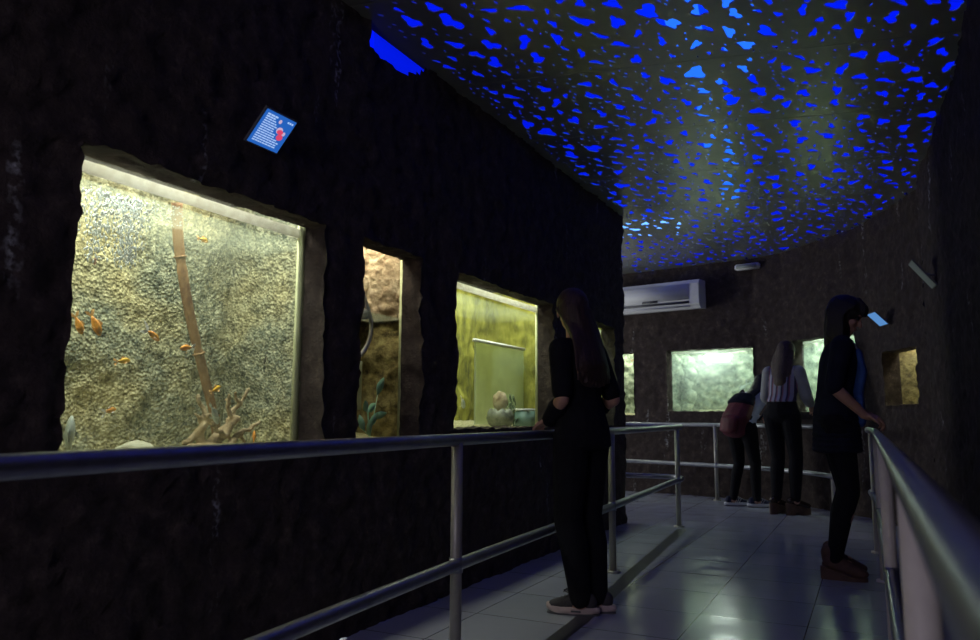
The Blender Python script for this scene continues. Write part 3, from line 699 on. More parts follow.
# olive tank: inner glass box, pot, blue box, plants
gb = thing('glass_box', 'whitish glass box with bright top edge inside the olive green aquarium', 'glass box')
bm = B(); box(bm, FL.P(6.255, 0.35, 1.21), (0.81, 0.012, 0.58), FL.rot()); obj('front_pane', bm, 'inner_glass', gb, smooth=False)
bm = B(); box(bm, FL.P(6.655, 0.46, 1.21), (0.012, 0.22, 0.58), FL.rot()); obj('side_pane', bm, 'inner_glass', gb, smooth=False)
bm = B(); box(bm, FL.P(6.255, 0.348, 1.512), (0.84, 0.03, 0.022), FL.rot(), 0.003); obj('rim', bm, 'white_plastic', gb)
pt = thing('round_pot', 'round glazed pot with jagged rim on the floor of the olive aquarium', 'pot', FL.P(6.03, 0.24, 0.895))
prof = [(0.05, 0), (0.085, 0.03), (0.10, 0.07), (0.09, 0.11), (0.07, 0.13), (0.06, 0.125), (0.05, 0.08)]
bm = B(); g = [[bm.verts.new((r * math.cos(2 * PI * k / 24), r * math.sin(2 * PI * k / 24), z + (0.012 * math.sin(k * 2.1) if 3 <= i <= 5 else 0))) for k in range(24)] for i, (r, z) in enumerate(prof)]
for i in range(len(g) - 1):
    for k in range(24): bm.faces.new((g[i][k], g[i][(k + 1) % 24], g[i + 1][(k + 1) % 24], g[i + 1][k]))
bm.faces.new(g[0][::-1]); bm.faces.new(g[-1]); obj('bowl', bm, 'pot', pt)
bm = B(); ell(bm, (0, 0, 0.19), (0.055, 0.05, 0.07), sub=3)
for v in bm.verts: v.co *= 1 + 0.1 * nz3(v.co, 25)
tag(obj('round_stone', bm, 'beige_rock'), 'egg-shaped tan stone resting in the round pot', 'stone').location = FL.P(6.03, 0.24, 0.895)
bm = B(); box(bm, FL.P(6.50, 0.24, 0.96), (0.22, 0.12, 0.13), FL.rot(), 0.01)
bx = tag(obj('plastic_box', bm, 'blue_box'), 'blue-grey box at the right end of the olive aquarium', 'box')
bm = B(); box(bm, FL.P(6.50, 0.24, 1.03), (0.235, 0.135, 0.014), FL.rot(), 0.003); obj('lid', bm, 'white_plastic', bx)
for k, (u, w) in enumerate(((6.22, 0.25), (6.32, 0.27))):
    leafplant(FL, u, w, 0.90, [(0.03 * math.cos(j * 2.4), 0.03 + 0.035 * j, 0.055, 0.6 + j * 0.7) for j in range(7)], 'leaf_dark', ['dark feathery water plant right of the round pot', 'dark water plant beside the blue-grey box'][k])
bm = B()
for k in range(3): cap(bm, FL.P(6.02 - .05 * k, 0.34, 0.99), FL.P(6.02 - .09 * k, 0.33, 1.05 + .02 * k), 0.004, 0.003, 6)
bm.free()
# far tank: bright reflection modelled as a glowing panel, rocks along its left side
fl = thing('glowing_reflection_panel', 'bright white reflection in the misty far aquarium, made as a glowing panel', 'lamp')
bm = B(); box(bm, FA.P(UA0 + 0.50, 0.50, 1.755), (0.38, 0.04, 0.13), FA.rot(), 0.02); obj('reflection_panel_backing', bm, 'white_plastic', fl)
bm = B(); box(bm, FA.P(UA0 + 0.50, 0.475, 1.755), (0.34, 0.01, 0.10), FA.rot(), 0.004); obj('lens', bm, 'reflection_white', fl)
area_light('reflection_fill', fl, FA.P(UA0 + 0.50, 0.45, 1.74), FA.P(UA0 + 0.4, -3.0, 0.6), 0.36, 0.10, 1.6, (0.92, 1, 0.97))  # added light that spreads the glow of the modelled reflection
for k in range(5):
    c = FA.P(UA0 + 0.10 + 0.03 * (k % 2), 0.34 + 0.02 * k, 1.10 + 0.15 * k)
    bm = B(); ell(bm, (0, 0, 0), (0.09, 0.08, 0.10), sub=3)
    for v in bm.verts: v.co *= 1 + 0.5 * nz3(v.co + c, 10) + 0.3 * nz3(v.co + c, 30)
    o = obj('rock', bm, 'foam_pale'); o.location = c
    tag(o, 'pale yellow-green rock piled at the left side of the bright far aquarium', 'rock', 'rocks stacked in the far aquarium')
fish('grey_fish', UA0 + 0.90, 0.25, 1.33, FA, 0.16, 'fish_grey', 'fish_grey', 'dim grey fish with raised tail in the bright far aquarium', PI, -0.9, 0.8)
fish('orange_fish', UE1 - 0.04, 0.17, 1.76, FA, 0.11, 'fish_orange', 'fin_orange', 'orange fish at the top of the thin sliver of aquarium', 0.2, 0.2, 0.5)
# ------------------------------------------------------------------ handrails
def handrail(label, path, post_us, r=0.024, zt=0.887, zl=0.41, group=None, pm='post', rt=None, ends=True):
    """path = ground polyline points; post_us = list of (x, y)"""
    t = thing('handrail', label, 'handrail')
    for nm, z in (('top_rail', zt), ('lower_rail', zl)):
        bm = B(); sp = spline([(x, y, z) for x, y in path], 8)
        tube(bm, sp, r, 20); ell(bm, sp[0], r, sub=3); ell(bm, sp[-1], r, sub=3); obj(nm, bm, 'rail', t)
    for x, y in post_us:
        bm = B(); tube(bm, [(x, y, 0.012), (x, y, zt - 0.006)], r * 0.94, 20)
        p = obj('post', bm, pm, t)
        bm = B(); tube(bm, [(x, y, 0), (x, y, 0.012)], r * 1.9, 20); obj('base_flange', bm, pm, p)
        bm = B(); tube(bm, [(x, y, zl - r * 1.15), (x, y, zl + r * 1.15)], r * 1.12, 20); obj('collar', bm, 'rail', p)
    return t
handrail('long steel handrail in front of the left wall aquariums, curving back at its end',
         [(-1.75, -0.9), (-1.33, 0.05), (-0.86, 1.3), (-0.126, 3.03), (0.79, 5.0), (1.55, 6.70), (1.70, 7.02), (1.80, 7.26), (1.76, 7.42), (1.62, 7.53), (1.40, 7.62), (0.5, 8.02), (-0.6, 8.45)],
         [(-1.10, 0.95 - 0.25), (-0.126, 3.03), (0.79, 5.0), (1.707, 7.02), (0.2, 8.15)])
handrail('steel handrail curving along the far wall in front of the misty aquariums',
         [(-0.6, 11.15), (0.6, 10.75), (1.2, 10.4), (1.96, 9.95), (2.62, 9.30), (3.05, 8.75), (3.32, 8.1), (3.36, 7.5), (3.25, 6.9)],
         [(0.6, 10.75), (2.70, 9.21), (3.37, 7.6)])
handrail('steel handrail nearest the camera on the right, rising out of the bottom corner',
         [(-0.60, -1.35), (0.060, 0.0), (0.558, 1.014), (1.482, 2.90), (2.366, 4.72), (2.62, 5.24), (2.95, 6.0)],
         [(-0.335, -0.80), (0.575, 1.05), (1.482, 2.90), (2.385, 4.75), (2.85, 5.75)], pm='post_lit')

# ------------------------------------------------------------------ wall-mounted things
def sign(name, F, u0, u1, zb, v0, v1, zt, label, lines=True, face='sign_blue', board='grey_plastic'):
    """tilted board: bottom edge v0 off the wall, top edge v1 off the wall"""
    t = thing(name, label, 'sign')
    c0 = F.P((u0 + u1) / 2, -v0, zb); c1 = F.P((u0 + u1) / 2, -v1, zt)
    up = (c1 - c0); h = up.length; up.normalize(); x = F.d.copy(); nrm = x.cross(up).normalized()   # towards the room
    if nrm.dot(-F.a) < 0: nrm = -nrm
    R = Matrix((x, up, nrm)).transposed()
    ctr = (c0 + c1) / 2; w = u1 - u0
    def pl(nm, cx, cy, sx, sy, dz, m, th=0.002, par=t):
        bm = B(); box(bm, ctr + x * cx + up * cy + nrm * dz, (sx, sy, th), R); return obj(nm, bm, m, par, smooth=False)
    bd = pl('board', 0, 0, w + 0.012, h + 0.012, -0.006, board, 0.010)
    fc = pl('sign_face', 0, 0, w, h, 0.0008, face, 0.002)
    bm = B(); cap(bm, ctr - nrm * 0.01, F.P((u0 + u1) / 2, 0.03, (zb + zt) / 2 - 0.02), 0.008, 0.008, 8); obj('bracket', bm, 'grey_plastic', t)
    if lines:
        # the small print reads only as rows of pale words
        k = 0
        for row in range(13):
            y = h * (0.40 - 0.066 * row) ; xx = -w * 0.42; end = w * (-0.04 if row < 3 else 0.04 if row < 7 else 0.36 if row > 8 else 0.12)
            bm = B()
            while xx < end:
                L = random.uniform(0.05, 0.13) * w
                if xx + L > end + 0.02 * w: break
                box(bm, ctr + x * (xx + L / 2) + up * y + nrm * 0.0025, (L, h * (0.034 if row > 1 else 0.045), 0.001), R); xx += L + 0.018 * w
            obj('text_line', bm, 'sign_text', fc, smooth=False)
        for (cx, cy, rx, ry, m, nm, dz) in ((0.04, 0.33, 0.05, 0.06, 'sign_pink', 'round_emblem', 0.003), (0.17, 0.10, 0.10, 0.10, 'sign_pink', 'fish_picture', 0.003), (0.20, 0.07, 0.10, 0.07, 'sign_red', 'fish_picture', 0.0045), (0.27, -0.07, 0.10, 0.09, 'sign_red', 'fish_picture', 0.0045), (0.33, 0.06, 0.05, 0.06, 'sign_pink', 'fish_picture', 0.004)):
            bm = B(); ell(bm, ctr + x * cx * w + up * cy * h + nrm * dz, (rx * w, ry * h, 0.0012), R, 3)
            obj(nm, bm, m, fc)
        for cx in (0.27, 0.34, 0.41): pl('logo_letter', cx * w, 0.40 * h, w * 0.05, h * 0.05, 0.003, 'sign_text', 0.001, fc)
    return t
sign('information_sign', FL, 3.215, 3.378, 2.035, 0.05, 0.15, 2.145, 'glowing blue information sign with white text and red fish, above the goldfish aquarium')
ud = useg(FD, 3.74, 7.08)
sign('information_sign', FD, ud - 0.09, ud + 0.09, 1.845, 0.05, 0.16, 1.955, 'small pale blue sign beside the short-haired woman\'s face', False, 'sign_pale_blue')
uc = useg(FC, 3.235, 5.42)
sign('information_sign', FC, uc - 0.085, uc + 0.085, 1.925, 0.02, 0.16, 2.11, 'unlit grey sign seen edge-on, highest on the right wall', False, 'sign_grey')

# air conditioner
u0, u1 = useg(FA, 1.75, 10.4) - 0.10, useg(FA, 2.72, 9.67) + 0.05
ac = thing('air_conditioner', 'white wall-mounted air conditioner above the bright far aquarium', 'air conditioner')
prof = [(0.0, 2.36), (-0.17, 2.345), (-0.225, 2.40), (-0.235, 2.50), (-0.23, 2.66), (-0.20, 2.71), (0.0, 2.715)]
bm = B(); A = [bm.verts.new(FA.P(u0, w, z)) for w, z in prof]; Bv = [bm.verts.new(FA.P(u1, w, z)) for w, z in prof]; n = len(prof)
bm.faces.new(A); bm.faces.new(Bv[::-1])
for i in range(n): bm.faces.new((A[i], Bv[i], Bv[(i + 1) % n], A[(i + 1) % n]))
bmesh.ops.recalc_face_normals(bm, faces=bm.faces); obj('casing', bm, 'white_plastic', ac, smooth=False)
bm = B(); box(bm, FA.P((u0 + u1) / 2 - 0.04, -0.238, 2.56), (u1 - u0 - 0.18, 0.012, 0.20), FA.rot(), 0.004); obj('front_panel', bm, 'white_plastic', ac)
bm = B(); box(bm, FA.P((u0 + u1) / 2 - 0.04, -0.205, 2.375), (u1 - u0 - 0.18, 0.05, 0.012), Matrix.Rotation(0, 3, 'X') @ FA.rot(), 0.003); obj('air_flap', bm, 'white_plastic', ac)
bm = B(); box(bm, FA.P((u0 + u1) / 2 - 0.04, -0.228, 2.425), (u1 - u0 - 0.18, 0.012, 0.03), FA.rot()); obj('air_slot', bm, 'grey_plastic', ac)
bm = B(); box(bm, FA.P((u0 + u1) / 2 + 0.02, -0.246, 2.462), (0.22, 0.006, 0.028), FA.rot()); obj('display', bm, 'grey_plastic', ac)
# small fitting under the ceiling
FA2 = Frame((3.25, 9.26), (3.47, 8.92))
bm = B(); box(bm, FA.P(useg(FA, 3.19, 9.30) + 0.02, -0.06, 2.825), (0.30, 0.08, 0.07), FA.rot(), 0.012)
el = tag(obj('emergency_light', bm, 'white_plastic'), 'small white emergency light box high on the far wall near the ceiling', 'emergency light')
bm = B(); box(bm, FA.P(useg(FA, 3.19, 9.30) + 0.02, -0.103, 2.825), (0.25, 0.01, 0.045), FA.rot(), 0.004); obj('lens', bm, 'sign_grey', el)

# ------------------------------------------------------------------ people (local: facing +Y, right hand side +X)
def hand(bm, wrist, d, nrm, side, curl=0.5, k=1.0):
    d = V(d).normalized(); n = (V(nrm) - d * V(nrm).dot(d)).normalized(); s = d.cross(n) * side; wrist = V(wrist)
    R = Matrix((s, d, n)).transposed()
    ell(bm, wrist + d * 0.045 * k, (0.037 * k, 0.050 * k, 0.015 * k), R, 3)
    cap(bm, wrist - d * 0.01, wrist + d * 0.02, 0.024 * k, 0.024 * k)
    for i, L in enumerate((0.066, 0.074, 0.069, 0.054)):
        b = wrist + (d * (0.082 - 0.004 * abs(i - 1)) + s * (0.030 - 0.020 * i)) * k
        d1 = (d * math.cos(curl * .5) + n * math.sin(curl * .5)); d2 = (d * math.cos(curl * 1.4) + n * math.sin(curl * 1.4)); d3 = (d * math.cos(curl * 2.2) + n * math.sin(curl * 2.2))
        p1 = b + d1 * L * 0.45 * k; p2 = p1 + d2 * L * 0.32 * k; p3 = p2 + d3 * L * 0.25 * k
        cap(bm, b - d1 * 0.015, p1, 0.0085 * k, 0.008 * k, 8); cap(bm, p1, p2, 0.008 * k, 0.0072 * k, 8); cap(bm, p2, p3, 0.0072 * k, 0.0062 * k, 8)
    b = wrist + (d * 0.025 + s * 0.030) * k; p1 = b + (d * 0.03 + s * 0.025 + n * 0.012) * k; p2 = p1 + (d * 0.026 + s * 0.004 + n * 0.012) * k
    cap(bm, b, p1, 0.012 * k, 0.010 * k, 8); cap(bm, p1, p2, 0.0095 * k, 0.0075 * k, 8)
def chain(bm, items, n=5, rot=None):
    for (c0, r0), (c1, r1) in zip(items, items[1:]):
        for k in range(n):
            t = k / n; ell(bm, V(c0).lerp(V(c1), t), V(r0).lerp(V(r1), t), rot, 2)
    ell(bm, V(items[-1][0]), items[-1][1], rot, 2)
def outline(L, w0, w1, k=24):
    """sole outline, toe at +Y; heel half-width w0, ball half-width w1"""
    o = []
    for i in range(k):
        a = 2 * PI * i / k; y = math.sin(a) * L / 2; t = (y / L + 0.5)
        w = w0 + (w1 - w0) * min(1, t * 1.5); w *= (1 - 0.18 * math.exp(-((t - 0.42) / 0.15) ** 2))
        o.append((math.copysign(abs(math.cos(a)) ** 0.7, math.cos(a)) * w, y))
    return o
def shoe(parent, x, y, z, yaw, kind, L=0.25):
    t = bpy.data.objects.new('shoe', None); COL.objects.link(t); t.parent = parent; t.location = (x, y, z); t.rotation_euler = (0, 0, yaw); t.empty_display_size = 0.03
    bm = B()
    if kind == 'sneaker' or kind == 'striped':
        um = 'shoe_dark' if kind == 'sneaker' else 'shoe_navy'
        chain(bm, [((0, -0.085, 0.062), (0.034, 0.038, 0.045)), ((0, -0.04, 0.068), (0.036, 0.04, 0.048)), ((0, 0.03, 0.052), (0.038, 0.04, 0.036)), ((0, 0.085, 0.042), (0.041, 0.042, 0.026))], 5)
        u = bake('upper', bm, um, t, 0.006, 3)
        bm = B(); prism(bm, outline(L + 0.025, 0.036, 0.047), 0.006, 0.034)
        bmesh.ops.bevel(bm, geom=bm.edges[:], offset=0.004, segments=2, affect='EDGES')
        for v in bm.verts: v.co.z += 0.012 * max(0, v.co.y / 0.12) ** 3 + 0.006 * max(0, -v.co.y / 0.12)
        obj('midsole', bm, 'sole_pink' if kind == 'sneaker' else 'white_paint', t)
        bm = B(); prism(bm, outline(L + 0.02, 0.035, 0.045), 0.0, 0.008); obj('outsole', bm, 'grey_plastic', t, smooth=False)
        for k in range(4):
            bm = B(); cap(bm, (-0.018, 0.02 + 0.018 * k, 0.092 - 0.008 * k), (0.018, 0.026 + 0.018 * k, 0.092 - 0.008 * k), 0.003, 0.003, 6); obj('lace', bm, 'shoe_dark' if kind == 'sneaker' else 'white_paint', u)
        if kind == 'sneaker':
            bm = B(); tube(bm, spline([(0.0, 0.015, 0.10), (-0.02, 0.03, 0.118), (-0.004, 0.045, 0.112), (0.0, 0.02, 0.10), (0.022, 0.035, 0.116), (0.01, 0.05, 0.10)], 6), 0.0028, 6); obj('lace_bow', bm, 'shoe_dark', u)
            for s in (-1, 1):
                bm = B(); box(bm, (s * 0.0415, -0.02, 0.021), (0.003, 0.05, 0.008)); obj('sole_window', bm, 'grey_plastic', t, smooth=False)
        else:
            for s in (-1, 1):
                for k in range(3):
                    bm = B(); cap(bm, (s * 0.043, -0.03 + 0.022 * k, 0.036), (s * 0.030, 0.0 + 0.022 * k, 0.088 - 0.006 * k), 0.004, 0.004, 6); obj('stripe', bm, 'white_paint', u)
    elif kind == 'wedge':
        chain(bm, [((0, -0.075, 0.15), (0.042, 0.046, 0.05)), ((0, -0.07, 0.11), (0.038, 0.045, 0.05)), ((0, -0.03, 0.09), (0.038, 0.045, 0.05)), ((0, 0.03, 0.065), (0.038, 0.045, 0.038)), ((0, 0.09, 0.042), (0.041, 0.042, 0.028))], 5)
        bake('upper', bm, 'leather_tan', t, 0.006, 3)
        bm = B(); prism(bm, outline(L, 0.033, 0.045), 0.0, 0.02)
        top = [v for v in bm.verts if v.co.z > 0.01]
        for v in top: v.co.z = 0.022 + 0.05 * max(0, min(1, (0.05 - v.co.y) / 0.15))
        obj('wedge_sole', bm, 'leather_tan', t, smooth=False)
    elif kind == 'platform':
        chain(bm, [((0, -0.085, 0.135), (0.034, 0.036, 0.035)), ((0, -0.03, 0.125), (0.035, 0.04, 0.034)), ((0, 0.04, 0.095), (0.038, 0.045, 0.034)), ((0, 0.10, 0.078), (0.043, 0.045, 0.03))], 5)
        bake('upper', bm, 'leather_shiny', t, 0.006, 3)
        bm = B(); prism(bm, outline(L + 0.03, 0.036, 0.048), 0.0, 0.06)
        for v in bm.verts:
            if v.co.z > 0.03: v.co.z = 0.060 + 0.05 * max(0, min(1, (0.04 - v.co.y) / 0.13))
            elif -0.05 < v.co.y < 0.0: v.co.z = 0.028
        obj('platform_sole', bm, 'sole_wood', t, smooth=False)
    return t

def person(label, loc, heading, scale, J, top, top_m, trouser_m, hair, hair_m, shoes, extra=None, lift=0.0):
    t = thing('person', label, 'person', loc, math.atan2(-heading[0], heading[1]))
    t.scale = (scale,) * 3
    g = {k: V(v) for k, v in J.items() if k[0] != '_'}
    pel, waist, chest, neck, head = g['pelvis'], g['waist'], g['chest'], g['neck'], g['head']
    hr = Matrix.Rotation(J['_hyaw'], 3, 'Z') @ Matrix.Rotation(-J['_hpitch'], 3, 'X')      # head turn and nod (down positive)
    spine = Matrix.Rotation(-J.get('_bend', 0), 3, 'X')
    bm = B()
    chain(bm, [(pel, (0.155, 0.105, 0.10)), (waist, (0.115, 0.082, 0.08)), (chest, (0.140, 0.095, 0.11)), (chest.lerp(neck, 0.6), (0.12, 0.075, 0.06))], 6, spine)
    cap(bm, chest.lerp(neck, 0.55), neck + (head - neck) * 0.35, 0.052, 0.047)
    # head: skull, jaw, nose, brow, lips, ears
    H = lambda x, y, z: head + hr @ V((x, y, z))
    ell(bm, H(0, -0.012, 0.022), (0.074, 0.092, 0.088), hr, 3); ell(bm, H(0, 0.022, -0.035), (0.056, 0.060, 0.068), hr, 3); ell(bm, H(0, 0.058, -0.088), (0.024, 0.018, 0.016), hr)
    cap(bm, H(0, 0.078, 0.012), H(0, 0.100, -0.030), 0.008, 0.012, 8); ell(bm, H(0, 0.074, 0.028), (0.050, 0.014, 0.010), hr)
    ell(bm, H(0, 0.080, -0.055), (0.022, 0.010, 0.006), hr); ell(bm, H(0, 0.078, -0.066), (0.019, 0.010, 0.006), hr)
    for s in (-1, 1): ell(bm, H(s * 0.076, -0.005, -0.008), (0.008, 0.018, 0.030), hr); ell(bm, H(s * 0.038, 0.058, -0.022), (0.022, 0.022, 0.02), hr)
    for s, S_ in ((-1, 'L'), (1, 'R')):
        sh, el_, wr = g['sh' + S_], g['el' + S_], g['wr' + S_]
        cap(bm, chest.lerp(neck, 0.45), sh, 0.055, 0.048); cap(bm, sh, el_, 0.045, 0.036); cap(bm, el_, el_.lerp(wr, 0.3), 0.036, 0.036); cap(bm, el_.lerp(wr, 0.3), wr, 0.036, 0.024)
        hd = J['_hand' + S_]; hand(bm, wr, hd[0], hd[1], hd[2], hd[3])
        hp, kn, an = g['hip' + S_], g['kn' + S_], g['an' + S_]
        cap(bm, hp, kn, 0.082, 0.052); cap(bm, kn, kn.lerp(an, 0.35), 0.052, 0.052); cap(bm, kn.lerp(an, 0.35), an, 0.052, 0.034)
        ell(bm, an + V((0, 0.03, -0.04)), (0.03, 0.07, 0.03))
    bake('body', bm, 'skin', t, 0.0058, 3)
    for s in (-1, 1):
        bm = B(); ell(bm, H(s * 0.031, 0.072, 0.006), 0.011, sub=2); obj('eye', bm, 'eye', t)
    # trousers
    bm = B()
    chain(bm, [(pel + V((0, 0, 0.07)), (0.148, 0.105, 0.05)), (pel + V((0, -0.01, -0.04)), (0.172, 0.122, 0.09))], 4)
    for S_ in 'LR':
        hp, kn, an = g['hip' + S_], g['kn' + S_], g['an' + S_]; w = J.get('_tw', 1.0)
        cap(bm, hp + V((0, -0.01, 0.02)), kn, 0.098, 0.066 * w); cap(bm, kn, kn.lerp(an, 0.35) + V((0, -0.012, 0)), 0.066 * w, 0.066 * w); cap(bm, kn.lerp(an, 0.35) + V((0, -0.012, 0)), an + V((0, 0, -0.008)), 0.066 * w, 0.048 * w)
    bake('trousers', bm, trouser_m, t, 0.009, 4)
    top(t, g, J, spine, top_m); hair(t, g, J, hr, H, hair_m)
    for S_, yaw in (('L', J.get('_yL', 0.12)), ('R', J.get('_yR', -0.12))):
        an = g['an' + S_]; shoe(t, an.x, an.y + 0.045, J.get('_sz' + S_, 0.0), yaw, shoes)
    if extra: extra(t, g, J, H)
    return t

def shirt(length, sleeveL, sleeveR, flare=1.0, th=0.012):
    def f(t, g, J, spine, m):
        bm = B(); pel, waist, chest, neck = g['pelvis'], g['waist'], g['chest'], g['neck']
        bot = pel.lerp(waist, 0.0) + V((0, 0, -length))
        chain(bm, ([(bot, (0.175 * flare, 0.135 * flare, 0.03)), (pel, (0.17 * (1 + flare) / 2, 0.125 * (1 + flare) / 2, 0.06))] if length > 0 else [(bot, (0.148, 0.115, 0.02))]) + [(waist, (0.135, 0.105, 0.08)), (chest, (0.155, 0.112, 0.11)), (chest.lerp(neck, 0.6), (0.135, 0.085, 0.055))], 7, spine)
        for S_, sl in (('L', sleeveL), ('R', sleeveR)):
            sh, el_, wr = g['sh' + S_], g['el' + S_], g['wr' + S_]
            cap(bm, chest.lerp(neck, 0.45), sh, 0.066, 0.062)
            if sl <= 1: cap(bm, sh, sh.lerp(el_, sl), 0.062, 0.062 - 0.012 * sl)
            else: cap(bm, sh, el_, 0.062, 0.050); cap(bm, el_, el_.lerp(wr, sl - 1), 0.050, 0.050 - 0.014 * (sl - 1))
        bake('top', bm, m, t, 0.008, 3)
    return f
def long_hair(low, spread, back=0.10, clumps=46):
    def f(t, g, J, hr, H, m):
        bm = B()
        ell(bm, H(0, -0.022, 0.034), (0.087, 0.100, 0.092), hr, 3)
        chain(bm, [(H(0, -0.05, 0.0), (0.088, 0.075, 0.08)), (V((0, g['neck'].y - 0.055, g['neck'].z + 0.0)), (0.095, 0.06, 0.06)), (V((0, g['chest'].y - back, low + 0.10)), (spread * 0.85, 0.035, 0.06)), (V((0, g['chest'].y - back + 0.005, low + 0.03)), (spread * 0.75, 0.025, 0.05))], 8)
        for k in range(clumps):
            a = -1.25 + 2.5 * k / (clumps - 1); a0 = V((math.sin(a) * 0.088, -0.03 - math.cos(a) * 0.055, 0.0)); p0 = H(a0.x, a0.y, a0.z)
            e = V((math.sin(a) * spread * 0.95 + random.uniform(-.01, .01), g['chest'].y - back + 0.0 - 0.02 * math.cos(a * 1.3), low + random.uniform(-0.02, 0.05) + 0.03 * abs(a)))
            mid = V((math.sin(a) * (0.095 + spread * 0.18), g['neck'].y - 0.055 - math.cos(a) * 0.045, g['neck'].z))
            sp = spline([p0, mid, e], 5)
            for q in range(len(sp) - 1): cap(bm, sp[q], sp[q + 1], 0.013 - 0.008 * q / len(sp), 0.013 - 0.008 * (q + 1) / len(sp), 6)
        bake('hair', bm, m, t, 0.0065, 1)
    return f
def bob_hair(t, g, J, hr, H, m):
    bm = B(); n0 = g['neck']
    ell(bm, H(0, -0.018, 0.036), (0.090, 0.106, 0.090), hr, 3)
    D = lambda p, dx, dy, dz: p + V((dx, dy, dz))
    c0 = H(0, -0.045, 0.0)
    chain(bm, [(c0, (0.096, 0.080, 0.08)), (D(c0, 0, -0.012, -0.10), (0.104, 0.078, 0.07)), (D(c0, 0, -0.02, -0.19), (0.105, 0.072, 0.05))], 6)
    for s in (-1, 1):
        for k in range(7):
            p0 = H(s * 0.070, 0.030 - 0.018 * k, 0.07); p1 = H(s * 0.092, -0.002 - 0.014 * k, -0.005)
            sp = spline([p0, p1, D(p1, s * 0.006, -0.006, -0.09), D(p1, 0, -0.012, -0.185 + 0.004 * k)], 4)
            for q in range(len(sp) - 1): cap(bm, sp[q], sp[q + 1], 0.015, 0.012, 6)
    for k in range(9):
        a = -0.6 + 1.2 * k / 8; sp = spline([H(math.sin(a) * 0.05, 0.03, 0.118), H(math.sin(a) * 0.075, 0.082, 0.088), H(math.sin(a) * 0.078, 0.094, 0.040)], 4)
        for q in range(len(sp) - 1): cap(bm, sp[q], sp[q + 1], 0.013, 0.009, 6)
    bake('hair', bm, m, t, 0.0065, 1)

# -- near woman at the left handrail
J1 = dict(pelvis=(0, -0.03, 0.93), waist=(0, -0.015, 1.07), chest=(0, -0.01, 1.25), neck=(0, 0.01, 1.41), head=(0, 0.03, 1.535), _hyaw=-0.75, _hpitch=0.12,
          shL=(-0.148, -0.01, 1.325), elL=(-0.195, -0.06, 1.065), wrL=(-0.12, 0.085, 0.965), shR=(0.148, -0.01, 1.325), elR=(0.21, -0.08, 1.07), wrR=(0.175, 0.10, 0.98),
          _handL=((0.1, 0.9, -0.35), (0, -0.2, -1), 1, 0.8), _handR=((-0.4, 0.7, -0.4), (-1, 0, 0), -1, 0.7),
          hipL=(-0.085, -0.02, 0.86), knL=(-0.085, 0.0, 0.47), anL=(-0.06, -0.055, 0.09), hipR=(0.085, -0.02, 0.86), knR=(0.08, 0.0, 0.47), anR=(0.055, -0.075, 0.09), _tw=1.12, _yL=0.5, _yR=0.3)
def cuffs(t, g, J, H):
    for S_ in 'LR':
        el_, wr = g['el' + S_], g['wr' + S_]
        bm = B(); cap(bm, el_.lerp(wr, 0.38), wr, 0.050, 0.044); bake('cuff', bm, 'black_cloth', t, 0.007, 2)
person('woman in black with long brown hair, back turned, at the left handrail', (0.46, 4.02, 0), (-0.70, 0.70), 1.0, J1,
       shirt(0.10, 0.86, 0.86, 1.02), 'black_cloth', 'black_cloth', long_hair(1.14, 0.150), 'hair_brown', 'sneaker', cuffs)
# -- short-haired woman at the right handrail
J2 = dict(pelvis=(0, 0.0, 0.95), waist=(0, 0.0, 1.08), chest=(0, 0.03, 1.26), neck=(0, 0.05, 1.42), head=(0, 0.085, 1.545), _hyaw=-0.3, _hpitch=0.45,
          shL=(-0.165, 0.03, 1.355), elL=(-0.22, 0.03, 1.09), wrL=(-0.20, 0.20, 0.955), shR=(0.165, 0.03, 1.355), elR=(0.215, -0.035, 1.105), wrR=(0.17, 0.13, 0.945),
          _handL=((0.0, 0.9, -0.35), (0, -0.2, -1), 1, 0.9), _handR=((0.0, 0.9, -0.35), (0, -0.2, -1), -1, 0.9),
          hipL=(-0.085, 0.0, 0.88), knL=(-0.085, 0.055, 0.50), anL=(-0.08, -0.03, 0.13), hipR=(0.085, 0.0, 0.88), knR=(0.085, 0.04, 0.50), anR=(0.08, -0.055, 0.13), _tw=0.92)
def bluefront(t, g, J, H):
    bm = B(); chain(bm, [((0, 0.135, 1.30), (0.09, 0.03, 0.05)), ((0, 0.15, 1.20), (0.10, 0.035, 0.05)), ((0, 0.125, 1.08), (0.10, 0.035, 0.05)), ((0, 0.13, 0.92), (0.11, 0.035, 0.05))], 5); bake('undershirt', bm, 'blue_cloth', t, 0.008, 3)
    for s in (-1, 1):
        bm = B(); tube(bm, spline([(s * 0.045, 0.02, 1.43), (s * 0.055, 0.10, 1.39), (s * 0.03, 0.155, 1.28)], 6), 0.006, 8); obj('neck_strap', bm, 'white_sheer', t)
person('woman with short dark hair and knee-length dark cardigan looking down at the right handrail', (2.20, 4.88, 0), (0.96, -0.28), 1.055, J2,
       shirt(0.21, 0.98, 0.98, 1.10), 'navy_cloth', 'black_cloth', bob_hair, 'hair_dark', 'wedge', bluefront)
